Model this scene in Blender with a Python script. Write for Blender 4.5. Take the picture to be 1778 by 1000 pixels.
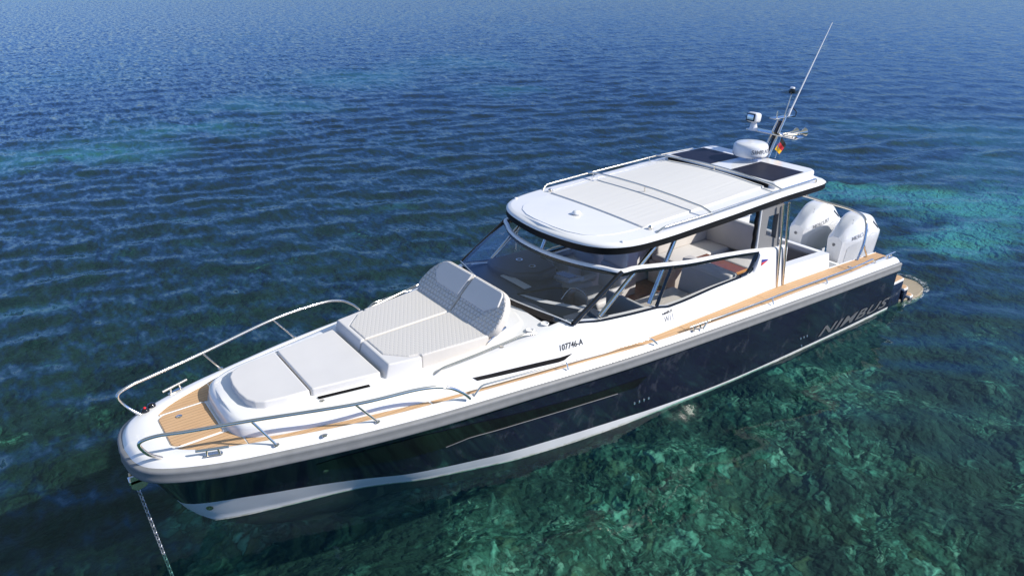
import bpy, bmesh, math, random
import numpy as np
from mathutils import Vector, Matrix

# ------------------------------------------------------------------ scene, camera, sky, sun
scene = bpy.context.scene
for o in list(bpy.data.objects):
    bpy.data.objects.remove(o)
COL = scene.collection
random.seed(7)
rng = np.random.default_rng(11)
PI = math.pi

cam_d = bpy.data.cameras.new('camera')
cam = bpy.data.objects.new('camera', cam_d)
COL.objects.link(cam)
cam_d.sensor_width = 36.0
cam_d.lens = 25.92
cam_d.clip_start = 0.1
cam_d.clip_end = 6000
Rm = Matrix(((-0.80535, 0.59278, -0.00416), (-0.24823, -0.33097, 0.91041), (0.53830, 0.73423, 0.41369)))
cam.matrix_world = Matrix.Translation((11.877, 7.02, 5.64)) @ Rm.transposed().normalized().to_4x4()
scene.camera = cam

SUN_AZ, SUN_EL = math.radians(132), math.radians(34)
world = bpy.data.worlds.new('World')
scene.world = world
world.use_nodes = True
wn = world.node_tree
wbg = wn.nodes['Background']
sky = wn.nodes.new('ShaderNodeTexSky')
sky.sky_type = 'NISHITA'
sky.sun_disc = False
sky.sun_elevation = SUN_EL
sky.sun_rotation = math.radians(90) - SUN_AZ
sky.air_density = 1.0
sky.dust_density = 0.0
sky.ozone_density = 3.5
tint = wn.nodes.new('ShaderNodeMix'); tint.data_type = 'RGBA'; tint.blend_type = 'MULTIPLY'
tint.inputs['Factor'].default_value = 1.0
wtc = wn.nodes.new('ShaderNodeTexCoord'); wsp = wn.nodes.new('ShaderNodeSeparateXYZ'); wrp = wn.nodes.new('ShaderNodeValToRGB')
wn.links.new(wtc.outputs['Generated'], wsp.inputs[0]); wn.links.new(wsp.outputs[2], wrp.inputs[0])
el_ = wrp.color_ramp.elements
el_[0].position = .02; el_[0].color = (.125, .195, .375, 1)      # clear blue down to the horizon
el_[1].position = .72; el_[1].color = (1.32, .87, .47, 1)
e3 = el_.new(.36); e3.color = (.28, .37, .60, 1)
wn.links.new(wrp.outputs[0], tint.inputs['B'])
wn.links.new(sky.outputs[0], tint.inputs['A'])
wn.links.new(tint.outputs['Result'], wbg.inputs[0])
wbg.inputs[1].default_value = 0.15

sun_d = bpy.data.lights.new('sun', 'SUN')
sun_d.energy = 2.7
sun_d.angle = math.radians(0.5)
sun_d.color = (1.0, 0.94, 0.86)
sun = bpy.data.objects.new('sun', sun_d)
COL.objects.link(sun)
sdir = Vector((math.cos(SUN_EL) * math.cos(SUN_AZ), math.cos(SUN_EL) * math.sin(SUN_AZ), math.sin(SUN_EL)))
sun.rotation_euler = sdir.to_track_quat('Z', 'Y').to_euler()

scene.view_settings.view_transform = 'Standard'
scene.view_settings.look = 'None'
scene.view_settings.exposure = 1.12
scene.view_settings.gamma = 1
cy = scene.cycles
cy.max_bounces = 10
cy.transmission_bounces = 8
cy.transparent_max_bounces = 12
cy.glossy_bounces = 5
cy.diffuse_bounces = 3
cy.caustics_refractive = False
cy.caustics_reflective = False
cy.sample_clamp_indirect = 5.0
cy.use_denoising = True

# ------------------------------------------------------------------ materials
def new_mat(name):
    m = bpy.data.materials.new(name)
    m.use_nodes = True
    nt = m.node_tree
    return m, nt, nt.nodes['Principled BSDF'], nt.nodes['Material Output']

def N(nt, typ, **kw):
    n = nt.nodes.new(typ)
    for k, v in kw.items():
        if k.startswith('i_'):
            key = k[2:]
            key = int(key) if key.isdigit() else key.replace('_', ' ')
            n.inputs[key].default_value = v
        else:
            setattr(n, k, v)
    return n

def ramp(nt, fac, stops, interp='LINEAR'):
    r = nt.nodes.new('ShaderNodeValToRGB')
    r.color_ramp.interpolation = interp
    el = r.color_ramp.elements
    while len(el) < len(stops):
        el.new(0.5)
    for e, (p, c) in zip(el, stops):
        e.position = p
        e.color = (*c, 1) if len(c) == 3 else c
    nt.links.new(fac, r.inputs[0])
    return r

def mat_plain(name, col, rough=.4, metal=0, coat=0, var=.06, scale=3.0, bump=0, bscale=200, spec=.5):
    m, nt, b, out = new_mat(name)
    b.inputs['Roughness'].default_value = rough
    b.inputs['Metallic'].default_value = metal
    b.inputs['Coat Weight'].default_value = coat
    b.inputs['Coat Roughness'].default_value = .05
    b.inputs['Specular IOR Level'].default_value = spec
    tc = N(nt, 'ShaderNodeTexCoord')
    nz = N(nt, 'ShaderNodeTexNoise', i_Scale=scale, i_Detail=5.0)
    nt.links.new(tc.outputs['Object'], nz.inputs['Vector'])
    lo = [max(0, c * (1 - var)) for c in col]
    hi = [min(1, c * (1 + var)) for c in col]
    r = ramp(nt, nz.outputs[0], [(.3, lo), (.7, hi)])
    nt.links.new(r.outputs[0], b.inputs['Base Color'])
    rr = N(nt, 'ShaderNodeMapRange')
    rr.inputs['To Min'].default_value = rough * .85
    rr.inputs['To Max'].default_value = min(1, rough * 1.2)
    nt.links.new(nz.outputs[0], rr.inputs[0])
    nt.links.new(rr.outputs[0], b.inputs['Roughness'])
    if bump:
        n2 = N(nt, 'ShaderNodeTexNoise', i_Scale=bscale, i_Detail=3.0)
        nt.links.new(tc.outputs['Object'], n2.inputs['Vector'])
        bp = N(nt, 'ShaderNodeBump', i_Strength=bump, i_Distance=.002)
        nt.links.new(n2.outputs[0], bp.inputs['Height'])
        nt.links.new(bp.outputs[0], b.inputs['Normal'])
    return m

M = {}
M['gel'] = mat_plain('white_gelcoat', (.80, .80, .795), .22, coat=.35, var=.015)
M['gel_matte'] = mat_plain('white_nonskid', (.76, .76, .76), .55, var=.02, bump=.4, bscale=350)
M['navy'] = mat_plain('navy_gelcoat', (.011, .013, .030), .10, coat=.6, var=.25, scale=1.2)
def add_caustics_or_stain(m, col, lo, hi, scl, zmax=None, amount=.6):
    nt = m.node_tree; b = nt.nodes['Principled BSDF']; src = b.inputs['Base Color'].links[0].from_socket
    tc = N(nt, 'ShaderNodeTexCoord'); mp = N(nt, 'ShaderNodeMapping'); mp.inputs['Scale'].default_value = scl
    nt.links.new(tc.outputs['Object'], mp.inputs[0])
    nz = N(nt, 'ShaderNodeTexNoise', i_Scale=3.0, i_Detail=7.0, i_Roughness=.68, i_Distortion=.5); nt.links.new(mp.outputs[0], nz.inputs['Vector'])
    mk = N(nt, 'ShaderNodeMapRange'); mk.inputs['From Min'].default_value = lo; mk.inputs['From Max'].default_value = hi; mk.inputs['To Max'].default_value = amount
    nt.links.new(nz.outputs[0], mk.inputs[0]); fac = mk.outputs[0]
    if zmax:
        sp = N(nt, 'ShaderNodeSeparateXYZ'); nt.links.new(tc.outputs['Object'], sp.inputs[0])
        zr = N(nt, 'ShaderNodeMapRange'); zr.inputs['From Min'].default_value = zmax; zr.inputs['From Max'].default_value = 0.0
        nt.links.new(sp.outputs[2], zr.inputs[0])
        mu = N(nt, 'ShaderNodeMath', operation='MULTIPLY'); nt.links.new(fac, mu.inputs[0]); nt.links.new(zr.outputs[0], mu.inputs[1]); fac = mu.outputs[0]
    mx = N(nt, 'ShaderNodeMix', data_type='RGBA'); nt.links.new(fac, mx.inputs['Factor']); nt.links.new(src, mx.inputs['A']); mx.inputs['B'].default_value = (*col, 1)
    nt.links.new(mx.outputs['Result'], b.inputs['Base Color'])
add_caustics_or_stain(M['navy'], (.075, .08, .105), .56, .74, (1.6, 1.6, .9), None, .75)  # paler streaks in the navy colour imitate caustic light thrown up by the water
M['strake'] = mat_plain('grey_rubber_strake', (.21, .215, .22), .55, var=.08, scale=9)
M['white_bottom'] = mat_plain('white_boot_gelcoat', (.84, .84, .83), .3, coat=.2, var=.06, scale=2.5)
add_caustics_or_stain(M['white_bottom'], (.30, .33, .24), .25, .6, (3, 3, 6), .05, .9)
M['steel'] = mat_plain('polished_stainless', (.80, .74, .65), .16, metal=1, var=.03)
M['black'] = mat_plain('black_gloss', (.008, .008, .010), .12, coat=.5, var=.2)
M['blackm'] = mat_plain('black_matte', (.005, .005, .006), .45, var=.2, spec=.2)
M['dash'] = mat_plain('charcoal_dash', (.045, .054, .078), .5, var=.2, scale=6, bump=.2)
M['cushion'] = mat_plain('pale_grey_vinyl', (.63, .62, .615), .55, var=.02, bump=.25, bscale=120)
M['beige'] = mat_plain('beige_vinyl', (.60, .565, .52), .6, var=.03, bump=.25, bscale=120)
M['greyvinyl'] = mat_plain('mid_grey_vinyl', (.50, .50, .50), .55, var=.05, bump=.25, bscale=120)
M['panelgrey'] = mat_plain('grey_panel', (.20, .20, .205), .5, var=.05)
M['engine'] = mat_plain('white_engine_paint', (.74, .75, .77), .2, coat=.5, var=.015)
M['engine_side'] = mat_plain('pale_engine_panel', (.62, .635, .66), .35, coat=.3, var=.02)
M['silver'] = mat_plain('silver_lettering', (.17, .175, .185), .35, metal=.3, var=.05)
M['greytext'] = mat_plain('grey_lettering', (.22, .23, .25), .4, var=.05)
M['darktext'] = mat_plain('dark_lettering', (.012, .012, .014), .5, var=.1)
M['red'] = mat_plain('flag_red', (.60, .02, .03), .6)
M['blue'] = mat_plain('pennant_blue', (.02, .03, .28), .6)
M['gold'] = mat_plain('flag_gold', (.85, .48, .02), .6)
M['flagblack'] = mat_plain('flag_black', (.012, .012, .012), .7)
M['chain'] = mat_plain('galvanised_chain', (.42, .43, .44), .35, metal=.8, var=.2, scale=30)
M['screen'] = mat_plain('dark_screen', (.012, .016, .03), .08, coat=.5)
M['walnut'] = mat_plain('brown_timber', (.26, .12, .06), .4, var=.3, scale=14)

def mat_teak(name, a, b_, pitch=.052, line=.10, axis='Y', linecol=(.18, .10, .055), linemix=.55):
    m, nt, b, out = new_mat(name)
    tc = N(nt, 'ShaderNodeTexCoord')
    sep = N(nt, 'ShaderNodeSeparateXYZ')
    nt.links.new(tc.outputs['Object'], sep.inputs[0])
    mp = N(nt, 'ShaderNodeMapping')
    mp.inputs['Scale'].default_value = (2, 30, 30) if axis == 'Y' else (30, 2, 30)
    nt.links.new(tc.outputs['Object'], mp.inputs[0])
    nz = N(nt, 'ShaderNodeTexNoise', i_Scale=2.2, i_Detail=6.0, i_Roughness=.6)
    nt.links.new(mp.outputs[0], nz.inputs['Vector'])
    nb = N(nt, 'ShaderNodeTexNoise', i_Scale=1.3, i_Detail=4.0)
    nt.links.new(tc.outputs['Object'], nb.inputs['Vector'])
    mx0 = N(nt, 'ShaderNodeMath', operation='ADD')
    nt.links.new(nz.outputs[0], mx0.inputs[0])
    nt.links.new(nb.outputs[0], mx0.inputs[1])
    mx1 = N(nt, 'ShaderNodeMath', operation='MULTIPLY', i_1=.5)
    nt.links.new(mx0.outputs[0], mx1.inputs[0])
    col = ramp(nt, mx1.outputs[0], [(.35, a), (.65, b_)])
    d = N(nt, 'ShaderNodeMath', operation='DIVIDE', i_1=pitch)
    nt.links.new(sep.outputs[axis], d.inputs[0])
    fr = N(nt, 'ShaderNodeMath', operation='FRACT')
    nt.links.new(d.outputs[0], fr.inputs[0])
    lt = N(nt, 'ShaderNodeMath', operation='LESS_THAN', i_1=line)
    nt.links.new(fr.outputs[0], lt.inputs[0])
    ml = N(nt, 'ShaderNodeMath', operation='MULTIPLY', i_1=linemix)
    nt.links.new(lt.outputs[0], ml.inputs[0])
    mix = N(nt, 'ShaderNodeMix', data_type='RGBA')
    nt.links.new(ml.outputs[0], mix.inputs['Factor'])
    nt.links.new(col.outputs[0], mix.inputs['A'])
    mix.inputs['B'].default_value = (*linecol, 1)
    nt.links.new(mix.outputs['Result'], b.inputs['Base Color'])
    b.inputs['Roughness'].default_value = .65
    return m

M['teak'] = mat_teak('teak_decking', (.52, .32, .165), (.62, .41, .23), line=.10, linemix=.75)
M['wetteak'] = mat_teak('wet_teak', (.24, .20, .14), (.38, .32, .225))
M['table'] = mat_teak('varnished_teak', (.15, .045, .02), (.23, .075, .032), pitch=.09, line=.04)
M['table'].node_tree.nodes['Principled BSDF'].inputs['Roughness'].default_value = .3
M['tableedge'] = mat_plain('teak_edge', (.52, .25, .075), .4, var=.1)

def mat_hex(name, col, size=.066, strength=.9):
    m, nt, b, out = new_mat(name)
    tc = N(nt, 'ShaderNodeTexCoord')
    def vm(op, a=None, bb=None):
        n = N(nt, 'ShaderNodeVectorMath', operation=op)
        for k, v in enumerate((a, bb)):
            if v is None: continue
            if isinstance(v, (tuple, list)): n.inputs[k].default_value = v
            else: nt.links.new(v, n.inputs[k])
        return n
    r = (1, 1.7320508, 1)
    h = (.5, .8660254, .5)
    uv = vm('MULTIPLY', tc.outputs['UV'], (1 / size, 1 / size, 0))
    flat = vm('ADD', uv.outputs[0], (100, 173.20508, 0))
    a = vm('SUBTRACT', vm('MODULO', flat.outputs[0], r).outputs[0], (.5, .8660254, 0))
    b2 = vm('SUBTRACT', vm('MODULO', vm('ADD', flat.outputs[0], h).outputs[0], r).outputs[0], (.5, .8660254, 0))
    a = vm('MULTIPLY', a.outputs[0], (1, 1, 0)); b2 = vm('MULTIPLY', b2.outputs[0], (1, 1, 0))
    la, lb = vm('DOT_PRODUCT', a.outputs[0], a.outputs[0]), vm('DOT_PRODUCT', b2.outputs[0], b2.outputs[0])
    lt = N(nt, 'ShaderNodeMath', operation='LESS_THAN')
    nt.links.new(la.outputs['Value'], lt.inputs[0]); nt.links.new(lb.outputs['Value'], lt.inputs[1])
    mix = N(nt, 'ShaderNodeMix', data_type='VECTOR')
    nt.links.new(lt.outputs[0], mix.inputs[0])
    nt.links.new(b2.outputs[0], mix.inputs[4]); nt.links.new(a.outputs[0], mix.inputs[5])
    ab = vm('ABSOLUTE', mix.outputs[1])
    sx = N(nt, 'ShaderNodeSeparateXYZ'); nt.links.new(ab.outputs[0], sx.inputs[0])
    dp = vm('DOT_PRODUCT', ab.outputs[0], (.5, .8660254, 0))
    mxx = N(nt, 'ShaderNodeMath', operation='MAXIMUM')
    nt.links.new(sx.outputs[0], mxx.inputs[0]); nt.links.new(dp.outputs['Value'], mxx.inputs[1])
    mr = N(nt, 'ShaderNodeMapRange', interpolation_type='SMOOTHSTEP')
    mr.inputs['From Min'].default_value = .5; mr.inputs['From Max'].default_value = .34
    nt.links.new(mxx.outputs[0], mr.inputs[0])
    bp = N(nt, 'ShaderNodeBump', i_Strength=strength, i_Distance=.008)
    nt.links.new(mr.outputs[0], bp.inputs['Height'])
    nt.links.new(bp.outputs[0], b.inputs['Normal'])
    b.inputs['Base Color'].default_value = (*col, 1)
    b.inputs['Roughness'].default_value = .6
    return m
M['hex'] = mat_hex('hex_quilted_seat', (.585, .565, .54), .055, .28)
M['hexback'] = mat_hex('hex_quilted_back', (.60, .59, .575), .064, 1.0)
for n_ in M['hexback'].node_tree.nodes:
    if n_.type == 'BUMP': n_.inputs['Distance'].default_value = .011

def mat_canvas():
    m, nt, b, out = new_mat('sunroof_canvas')
    tc = N(nt, 'ShaderNodeTexCoord')
    mp = N(nt, 'ShaderNodeMapping'); mp.inputs['Scale'].default_value = (.5, 7, 1)
    nt.links.new(tc.outputs['Object'], mp.inputs[0])
    nz = N(nt, 'ShaderNodeTexNoise', i_Scale=2.0, i_Detail=4.0, i_Distortion=.6)
    nt.links.new(mp.outputs[0], nz.inputs['Vector'])
    bp = N(nt, 'ShaderNodeBump', i_Strength=.35, i_Distance=.016)
    nt.links.new(nz.outputs[0], bp.inputs['Height'])
    nt.links.new(bp.outputs[0], b.inputs['Normal'])
    b.inputs['Base Color'].default_value = (.65, .645, .635, 1)
    b.inputs['Roughness'].default_value = .75
    return m
M['canvas'] = mat_canvas()

def mat_solar():
    m, nt, b, out = new_mat('solar_cells')
    tc = N(nt, 'ShaderNodeTexCoord')
    ck = N(nt, 'ShaderNodeTexBrick', offset=0.0)
    ck.inputs['Color1'].default_value = (.007, .008, .022, 1)
    ck.inputs['Color2'].default_value = (.011, .012, .028, 1)
    ck.inputs['Mortar'].default_value = (.025, .027, .045, 1)
    ck.inputs['Scale'].default_value = 1.0
    ck.inputs['Mortar Size'].default_value = .0018
    ck.inputs['Brick Width'].default_value = .125
    ck.inputs['Row Height'].default_value = .125
    nt.links.new(tc.outputs['Object'], ck.inputs[0])
    nt.links.new(ck.outputs[0], b.inputs['Base Color'])
    b.inputs['Roughness'].default_value = .5
    b.inputs['Specular IOR Level'].default_value = .25
    return m
M['solar'] = mat_solar()

def mat_glass(name, tint, base=.06):
    m, nt, b, out = new_mat(name)
    nt.nodes.remove(b)
    tr = N(nt, 'ShaderNodeBsdfTransparent'); tr.inputs[0].default_value = (*tint, 1)
    gl = N(nt, 'ShaderNodeBsdfGlossy'); gl.inputs['Roughness'].default_value = .01
    lf = N(nt, 'ShaderNodeLayerWeight')
    p5 = N(nt, 'ShaderNodeMath', operation='POWER', i_1=5.0); nt.links.new(lf.outputs['Facing'], p5.inputs[0])
    lw = N(nt, 'ShaderNodeMath', operation='MULTIPLY_ADD', i_1=.9 - base, i_2=base); nt.links.new(p5.outputs[0], lw.inputs[0])
    mx = N(nt, 'ShaderNodeMixShader')
    nt.links.new(lw.outputs[0], mx.inputs[0]); nt.links.new(tr.outputs[0], mx.inputs[1]); nt.links.new(gl.outputs[0], mx.inputs[2])
    nt.links.new(mx.outputs[0], out.inputs[0])
    return m
M['glass'] = mat_glass('tinted_windscreen_glass', (.84, .88, .91), .11)
M['sideglass'] = mat_glass('clear_side_glass', (.95, .96, .96))

# ------------------------------------------------------------------ object helpers
def link(me, name, mat, parent=None, smooth=35):
    o = bpy.data.objects.new(name, me)
    COL.objects.link(o)
    if mat is not None and not me.materials:
        me.materials.append(mat)
    if smooth:
        me.shade_smooth()
        me.set_sharp_from_angle(angle=math.radians(smooth))
    if parent is not None:
        o.parent = parent
        o.matrix_parent_inverse = Matrix.Identity(4)
    return o

def mesh(name, verts, faces, mat, parent=None, smooth=35, fix=True):
    me = bpy.data.meshes.new(name)
    me.from_pydata([tuple(map(float, v)) for v in verts], [], [tuple(map(int, f)) for f in faces])
    if fix:
        bm = bmesh.new(); bm.from_mesh(me)
        bmesh.ops.recalc_face_normals(bm, faces=bm.faces)
        bm.to_mesh(me); bm.free()
    me.update()
    return link(me, name, mat, parent, smooth)

class MB:
    """collects pieces of one part, then builds them as one mesh"""
    def __init__(s): s.v = []; s.f = []
    def add(s, v, f):
        k = len(s.v); s.v += [tuple(map(float, p)) for p in v]; s.f += [tuple(int(i) + k for i in q) for q in f]; return s
    def tube(s, pts, r=.014, n=10, smooth=0, close=False):
        P = [Vector(p) for p in pts]
        if smooth: P = catmull(P, smooth, close)
        m = len(P); V = []; F = []
        up = None
        for i in range(m):
            if close: t = (P[(i + 1) % m] - P[i - 1]).normalized()
            else: t = (P[min(i + 1, m - 1)] - P[max(i - 1, 0)]).normalized()
            if up is None:
                up = Vector((0, 0, 1)) if abs(t.z) < .9 else Vector((1, 0, 0))
            a = up - t * up.dot(t)
            if a.length < 1e-5: a = t.orthogonal()
            a.normalize(); b = t.cross(a); up = a
            rr = r(i / (m - 1)) if callable(r) else r
            for k in range(n):
                th = 2 * PI * k / n
                V.append(P[i] + a * (rr * math.cos(th)) + b * (rr * math.sin(th)))
        for i in range(m if close else m - 1):
            j = (i + 1) % m
            for k in range(n):
                F.append((i * n + k, i * n + (k + 1) % n, j * n + (k + 1) % n, j * n + k))
        if not close:
            F.append(tuple(range(n - 1, -1, -1))); F.append(tuple((m - 1) * n + k for k in range(n)))
        return s.add(V, F)
    def box(s, c, d, bev=0, rot=None):
        bm = bmesh.new()
        bmesh.ops.create_cube(bm, size=1)
        for v in bm.verts: v.co = Vector((v.co.x * d[0], v.co.y * d[1], v.co.z * d[2]))
        if bev: bmesh.ops.bevel(bm, geom=bm.edges[:], offset=bev, segments=3, affect='EDGES', profile=.5)
        Rr = rot if rot is not None else Matrix.Identity(3)
        bm.verts.ensure_lookup_table()
        V = [Rr @ v.co + Vector(c) for v in bm.verts]
        F = [[v.index for v in f.verts] for f in bm.faces]
        bm.free()
        return s.add(V, F)
    def lathe(s, prof, o=(0, 0, 0), n=32, axis=None):
        V = []; F = []; o = Vector(o)
        q = Vector(axis).to_track_quat('Z', 'Y').to_matrix() if axis is not None else Matrix.Identity(3)
        for (r, z) in prof:
            for k in range(n):
                th = 2 * PI * k / n
                V.append(o + q @ Vector((r * math.cos(th), r * math.sin(th), z)))
        for i in range(len(prof) - 1):
            for k in range(n):
                F.append((i * n + k, i * n + (k + 1) % n, (i + 1) * n + (k + 1) % n, (i + 1) * n + k))
        F.append(tuple(range(n - 1, -1, -1))); F.append(tuple((len(prof) - 1) * n + k for k in range(n)))
        return s.add(V, F)
    def grid(s, G, closeu=False):
        G = np.asarray(G, float); a, b = G.shape[:2]
        F = []
        for i in range(a if closeu else a - 1):
            for j in range(b - 1):
                k = (i + 1) % a
                F.append((i * b + j, k * b + j, k * b + j + 1, i * b + j + 1))
        return s.add(G.reshape(-1, 3), F)
    def build(s, name, mat, parent=None, smooth=35): return mesh(name, s.v, s.f, mat, parent, smooth)

def catmull(P, k, close=False):
    out = []
    m = len(P)
    rng_ = range(m) if close else range(m - 1)
    for i in rng_:
        if close: a, b, c, d = P[i - 1], P[i], P[(i + 1) % m], P[(i + 2) % m]
        else: a, b, c, d = P[max(i - 1, 0)], P[i], P[i + 1], P[min(i + 2, m - 1)]
        for q in range(k):
            t = q / k
            out.append(.5 * ((2 * b) + (c - a) * t + (2 * a - 5 * b + 4 * c - d) * t * t + (3 * b - a - 3 * c + d) * t ** 3))
    if not close: out.append(P[-1])
    return out

def fillet(pts, r, k=6):
    """round the corners of a 3-D polyline"""
    P = [Vector(p) for p in pts]; out = [P[0]]
    for i in range(1, len(P) - 1):
        a = (P[i - 1] - P[i]); b = (P[i + 1] - P[i])
        d = min(r, a.length * .48, b.length * .48)
        p0 = P[i] + a.normalized() * d; p1 = P[i] + b.normalized() * d
        for q in range(k + 1):
            t = q / k
            out.append(p0 * (1 - t) ** 2 + P[i] * 2 * t * (1 - t) + p1 * t * t)
    out.append(P[-1])
    return out

def offset2d(P, d):
    """inset a closed CCW 2-D polygon by d"""
    P = np.asarray(P, float); n = len(P); out = []
    for i in range(n):
        e0 = P[i] - P[i - 1]; e1 = P[(i + 1) % n] - P[i]
        n0 = np.array([-e0[1], e0[0]]) / (np.hypot(*e0) + 1e-9); n1 = np.array([-e1[1], e1[0]]) / (np.hypot(*e1) + 1e-9)
        b = n0 + n1; L = np.hypot(*b)
        if L < 1e-6: b = n0; L = 1
        b = b / L
        c = max(.5, float(b @ n0))
        out.append(P[i] + b * d / c)
    return np.array(out)

def ccw(P):
    P = np.asarray(P, float)
    a = np.sum(P[:, 0] * np.roll(P[:, 1], -1) - np.roll(P[:, 0], -1) * P[:, 1])
    return P if a > 0 else P[::-1]

class RPoly(list):
    pass
def round_poly(P, r, k=5):
    src = [(float(p[0]), float(p[1])) for p in P]
    P = [Vector((p[0], p[1], 0)) for p in P]; out = []; n = len(P)
    for i in range(n):
        rr = r[i] if isinstance(r, (list, tuple)) else r
        a = P[i - 1] - P[i]; b = P[(i + 1) % n] - P[i]
        d = min(rr, a.length * .48, b.length * .48)
        p0 = P[i] + a.normalized() * d; p1 = P[i] + b.normalized() * d
        for q in range(k + 1):
            t = q / k
            v = p0 * (1 - t) ** 2 + P[i] * 2 * t * (1 - t) + p1 * t * t
            out.append((v.x, v.y))
    out = RPoly(out); out.base = src; out.r = r; out.k = k
    return out

def pad_mb(outline, z0, z1, r, fr=None, zf=None, crown=0, mb=None, bottom=True):
    """upholstered slab: outline in (u,v), rounded top edge; fr maps (u,v,w) to the boat"""
    if isinstance(outline, RPoly):
        B = np.array(outline.base); rr0 = outline.r
        if np.sum(B[:, 0] * np.roll(B[:, 1], -1) - np.roll(B[:, 0], -1) * B[:, 1]) < 0:
            B = B[::-1]; rr0 = rr0[::-1] if isinstance(rr0, (list, tuple)) else rr0
        rl = list(rr0) if isinstance(rr0, (list, tuple)) else [rr0] * len(B)
        ins = lambda d: np.array(list(round_poly(offset2d(B, d), [max(q - d, .001) for q in rl], outline.k)))
    else:
        B = ccw(outline); ins = lambda d: offset2d(B, d)
    P = ins(0); rings = [(P, z0)]
    K = 5
    for q in range(K + 1):
        t = q / K * PI / 2
        rings.append((ins(r * (1 - math.cos(t))), z1 - r + r * math.sin(t)))
    rings.append((ins(r * 1.2), z1))
    rings.append((ins(r * 1.45), z1))
    V = []; F = []; n = len(P)
    for (Q, z) in rings:
        for p in Q:
            V.append((p[0], p[1], z + (zf(p[0], p[1]) if zf else 0)))
    for i in range(len(rings) - 1):
        for k in range(n):
            F.append((i * n + k, i * n + (k + 1) % n, (i + 1) * n + (k + 1) % n, (i + 1) * n + k))
    F.append(tuple((len(rings) - 1) * n + k for k in range(n)))
    if bottom: F.append(tuple(range(n - 1, -1, -1)))
    if fr: V = [fr(*p) for p in V]
    mb = mb or MB()
    return mb.add(V, F)

def add_uv(o, fn):
    me = o.data
    uv = me.uv_layers.new(name='uv')
    for l in me.loops:
        uv.data[l.index].uv = fn(me.vertices[l.vertex_index].co)

def text(name, body, size, o, ex, ey, mat, parent, bold=.0, shear=0., sx=1., ext=.0015, surf=None, align='CENTER', space=1.0):
    cu = bpy.data.curves.new('lettering', 'FONT')
    cu.body = body; cu.size = 1; cu.shear = shear; cu.offset = bold; cu.align_x = align; cu.align_y = 'CENTER'
    cu.resolution_u = 4; cu.space_character = space
    to = bpy.data.objects.new('tmp', cu); COL.objects.link(to)
    dg = bpy.context.evaluated_depsgraph_get()
    me = bpy.data.meshes.new_from_object(to.evaluated_get(dg))
    bpy.data.objects.remove(to); bpy.data.curves.remove(cu)
    ex = Vector(ex).normalized(); ey = Vector(ey); ey = (ey - ex * ey.dot(ex)).normalized(); ez = ex.cross(ey)
    bm = bmesh.new(); bm.from_mesh(me)
    bmesh.ops.triangulate(bm, faces=bm.faces)
    if surf is not None:
        bmesh.ops.subdivide_edges(bm, edges=[e for e in bm.edges if e.calc_length() > .25], cuts=2)
    for v in bm.verts:
        p = Vector(o) + ex * (v.co.x * size * sx) + ey * (v.co.y * size)
        if surf is not None: p = Vector(surf(p)) 
        v.co = p + ez * ext
    bm.to_mesh(me); bm.free()
    me.materials.clear()
    return link(me, name, mat, parent, 0)

def empty(name, loc=(0, 0, 0), parent=None):
    o = bpy.data.objects.new(name, None); COL.objects.link(o); o.location = loc
    o.empty_display_size = .3
    if parent is not None: o.parent = parent
    return o

def tag(o, label=None, cat=None, kind=None, group=None):
    if label: o['label'] = label
    if cat: o['category'] = cat
    if kind: o['kind'] = kind
    if group: o['group'] = group
    return o

# ------------------------------------------------------------------ boat lines (x from transom to bow, y to port, z up, water at 0)
def pch(xs, ys):
    """smooth monotone-ish interpolation"""
    xs = np.array(xs, float); ys = np.array(ys, float)
    h = np.diff(xs); dl = np.diff(ys) / h
    m = np.zeros_like(ys); m[0] = dl[0]; m[-1] = dl[-1]
    for i in range(1, len(xs) - 1):
        if dl[i - 1] * dl[i] > 0:
            w1 = 2 * h[i] + h[i - 1]; w2 = h[i] + 2 * h[i - 1]
            m[i] = (w1 + w2) / (w1 / dl[i - 1] + w2 / dl[i])
    def f(x):
        x = np.clip(np.asarray(x, float), xs[0], xs[-1])
        i = np.clip(np.searchsorted(xs, x, side='right') - 1, 0, len(xs) - 2)
        t = (x - xs[i]) / h[i]
        return ((1 + 2 * t) * (1 - t) ** 2 * ys[i] + t * (1 - t) ** 2 * h[i] * m[i] + t * t * (3 - 2 * t) * ys[i + 1] + t * t * (t - 1) * h[i] * m[i + 1])
    return f
D = pch([0, 3, 6, 8.3, 10, 12], [1.0, 1.12, 1.22, 1.285, 1.295, 1.30])           # deck edge height
XF = [0, 1.6, 2.9, 4.0, 5.3, 6.0, 7.3, 8.46, 9.43, 10.29, 10.55, 10.8, 10.97, 11.137, 11.278, 11.37, 11.429, 11.472, 11.495]
YF = [1.760, 1.755, 1.738, 1.71, 1.665, 1.625, 1.515, 1.384, 1.206, .98, .905, .815, .740, .655, .56, .47, .37, .22, 0]
# the rubbing strake outline, as a dense half polyline from the stern to the bow centre
_fx = pch(np.arange(len(XF)), XF); _fy = pch(np.arange(len(XF)), YF)
_u = np.linspace(0, len(XF) - 1, 400)
FOUT = np.stack([_fx(_u), _fy(_u)], 1)

def inset_half(P, d):
    """offset a half outline (stern -> bow centre) inboard"""
    P = np.asarray(P, float)
    full = np.vstack([P, P[-2::-1] * [1, -1]])
    t = np.gradient(full, axis=0); t /= np.linalg.norm(t, axis=1)[:, None] + 1e-9
    nrm = np.stack([t[:, 1], -t[:, 0]], 1)
    Q = full - nrm * 0 + np.stack([t[:, 1], -t[:, 0]], 1) * d
    if abs(Q[0, 1]) > abs(P[0, 1]): Q = full - nrm * d
    H = Q[:len(P)].copy(); H[-1, 1] = 0
    H[:, 1] = np.maximum(H[:, 1], 0)
    return H

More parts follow.
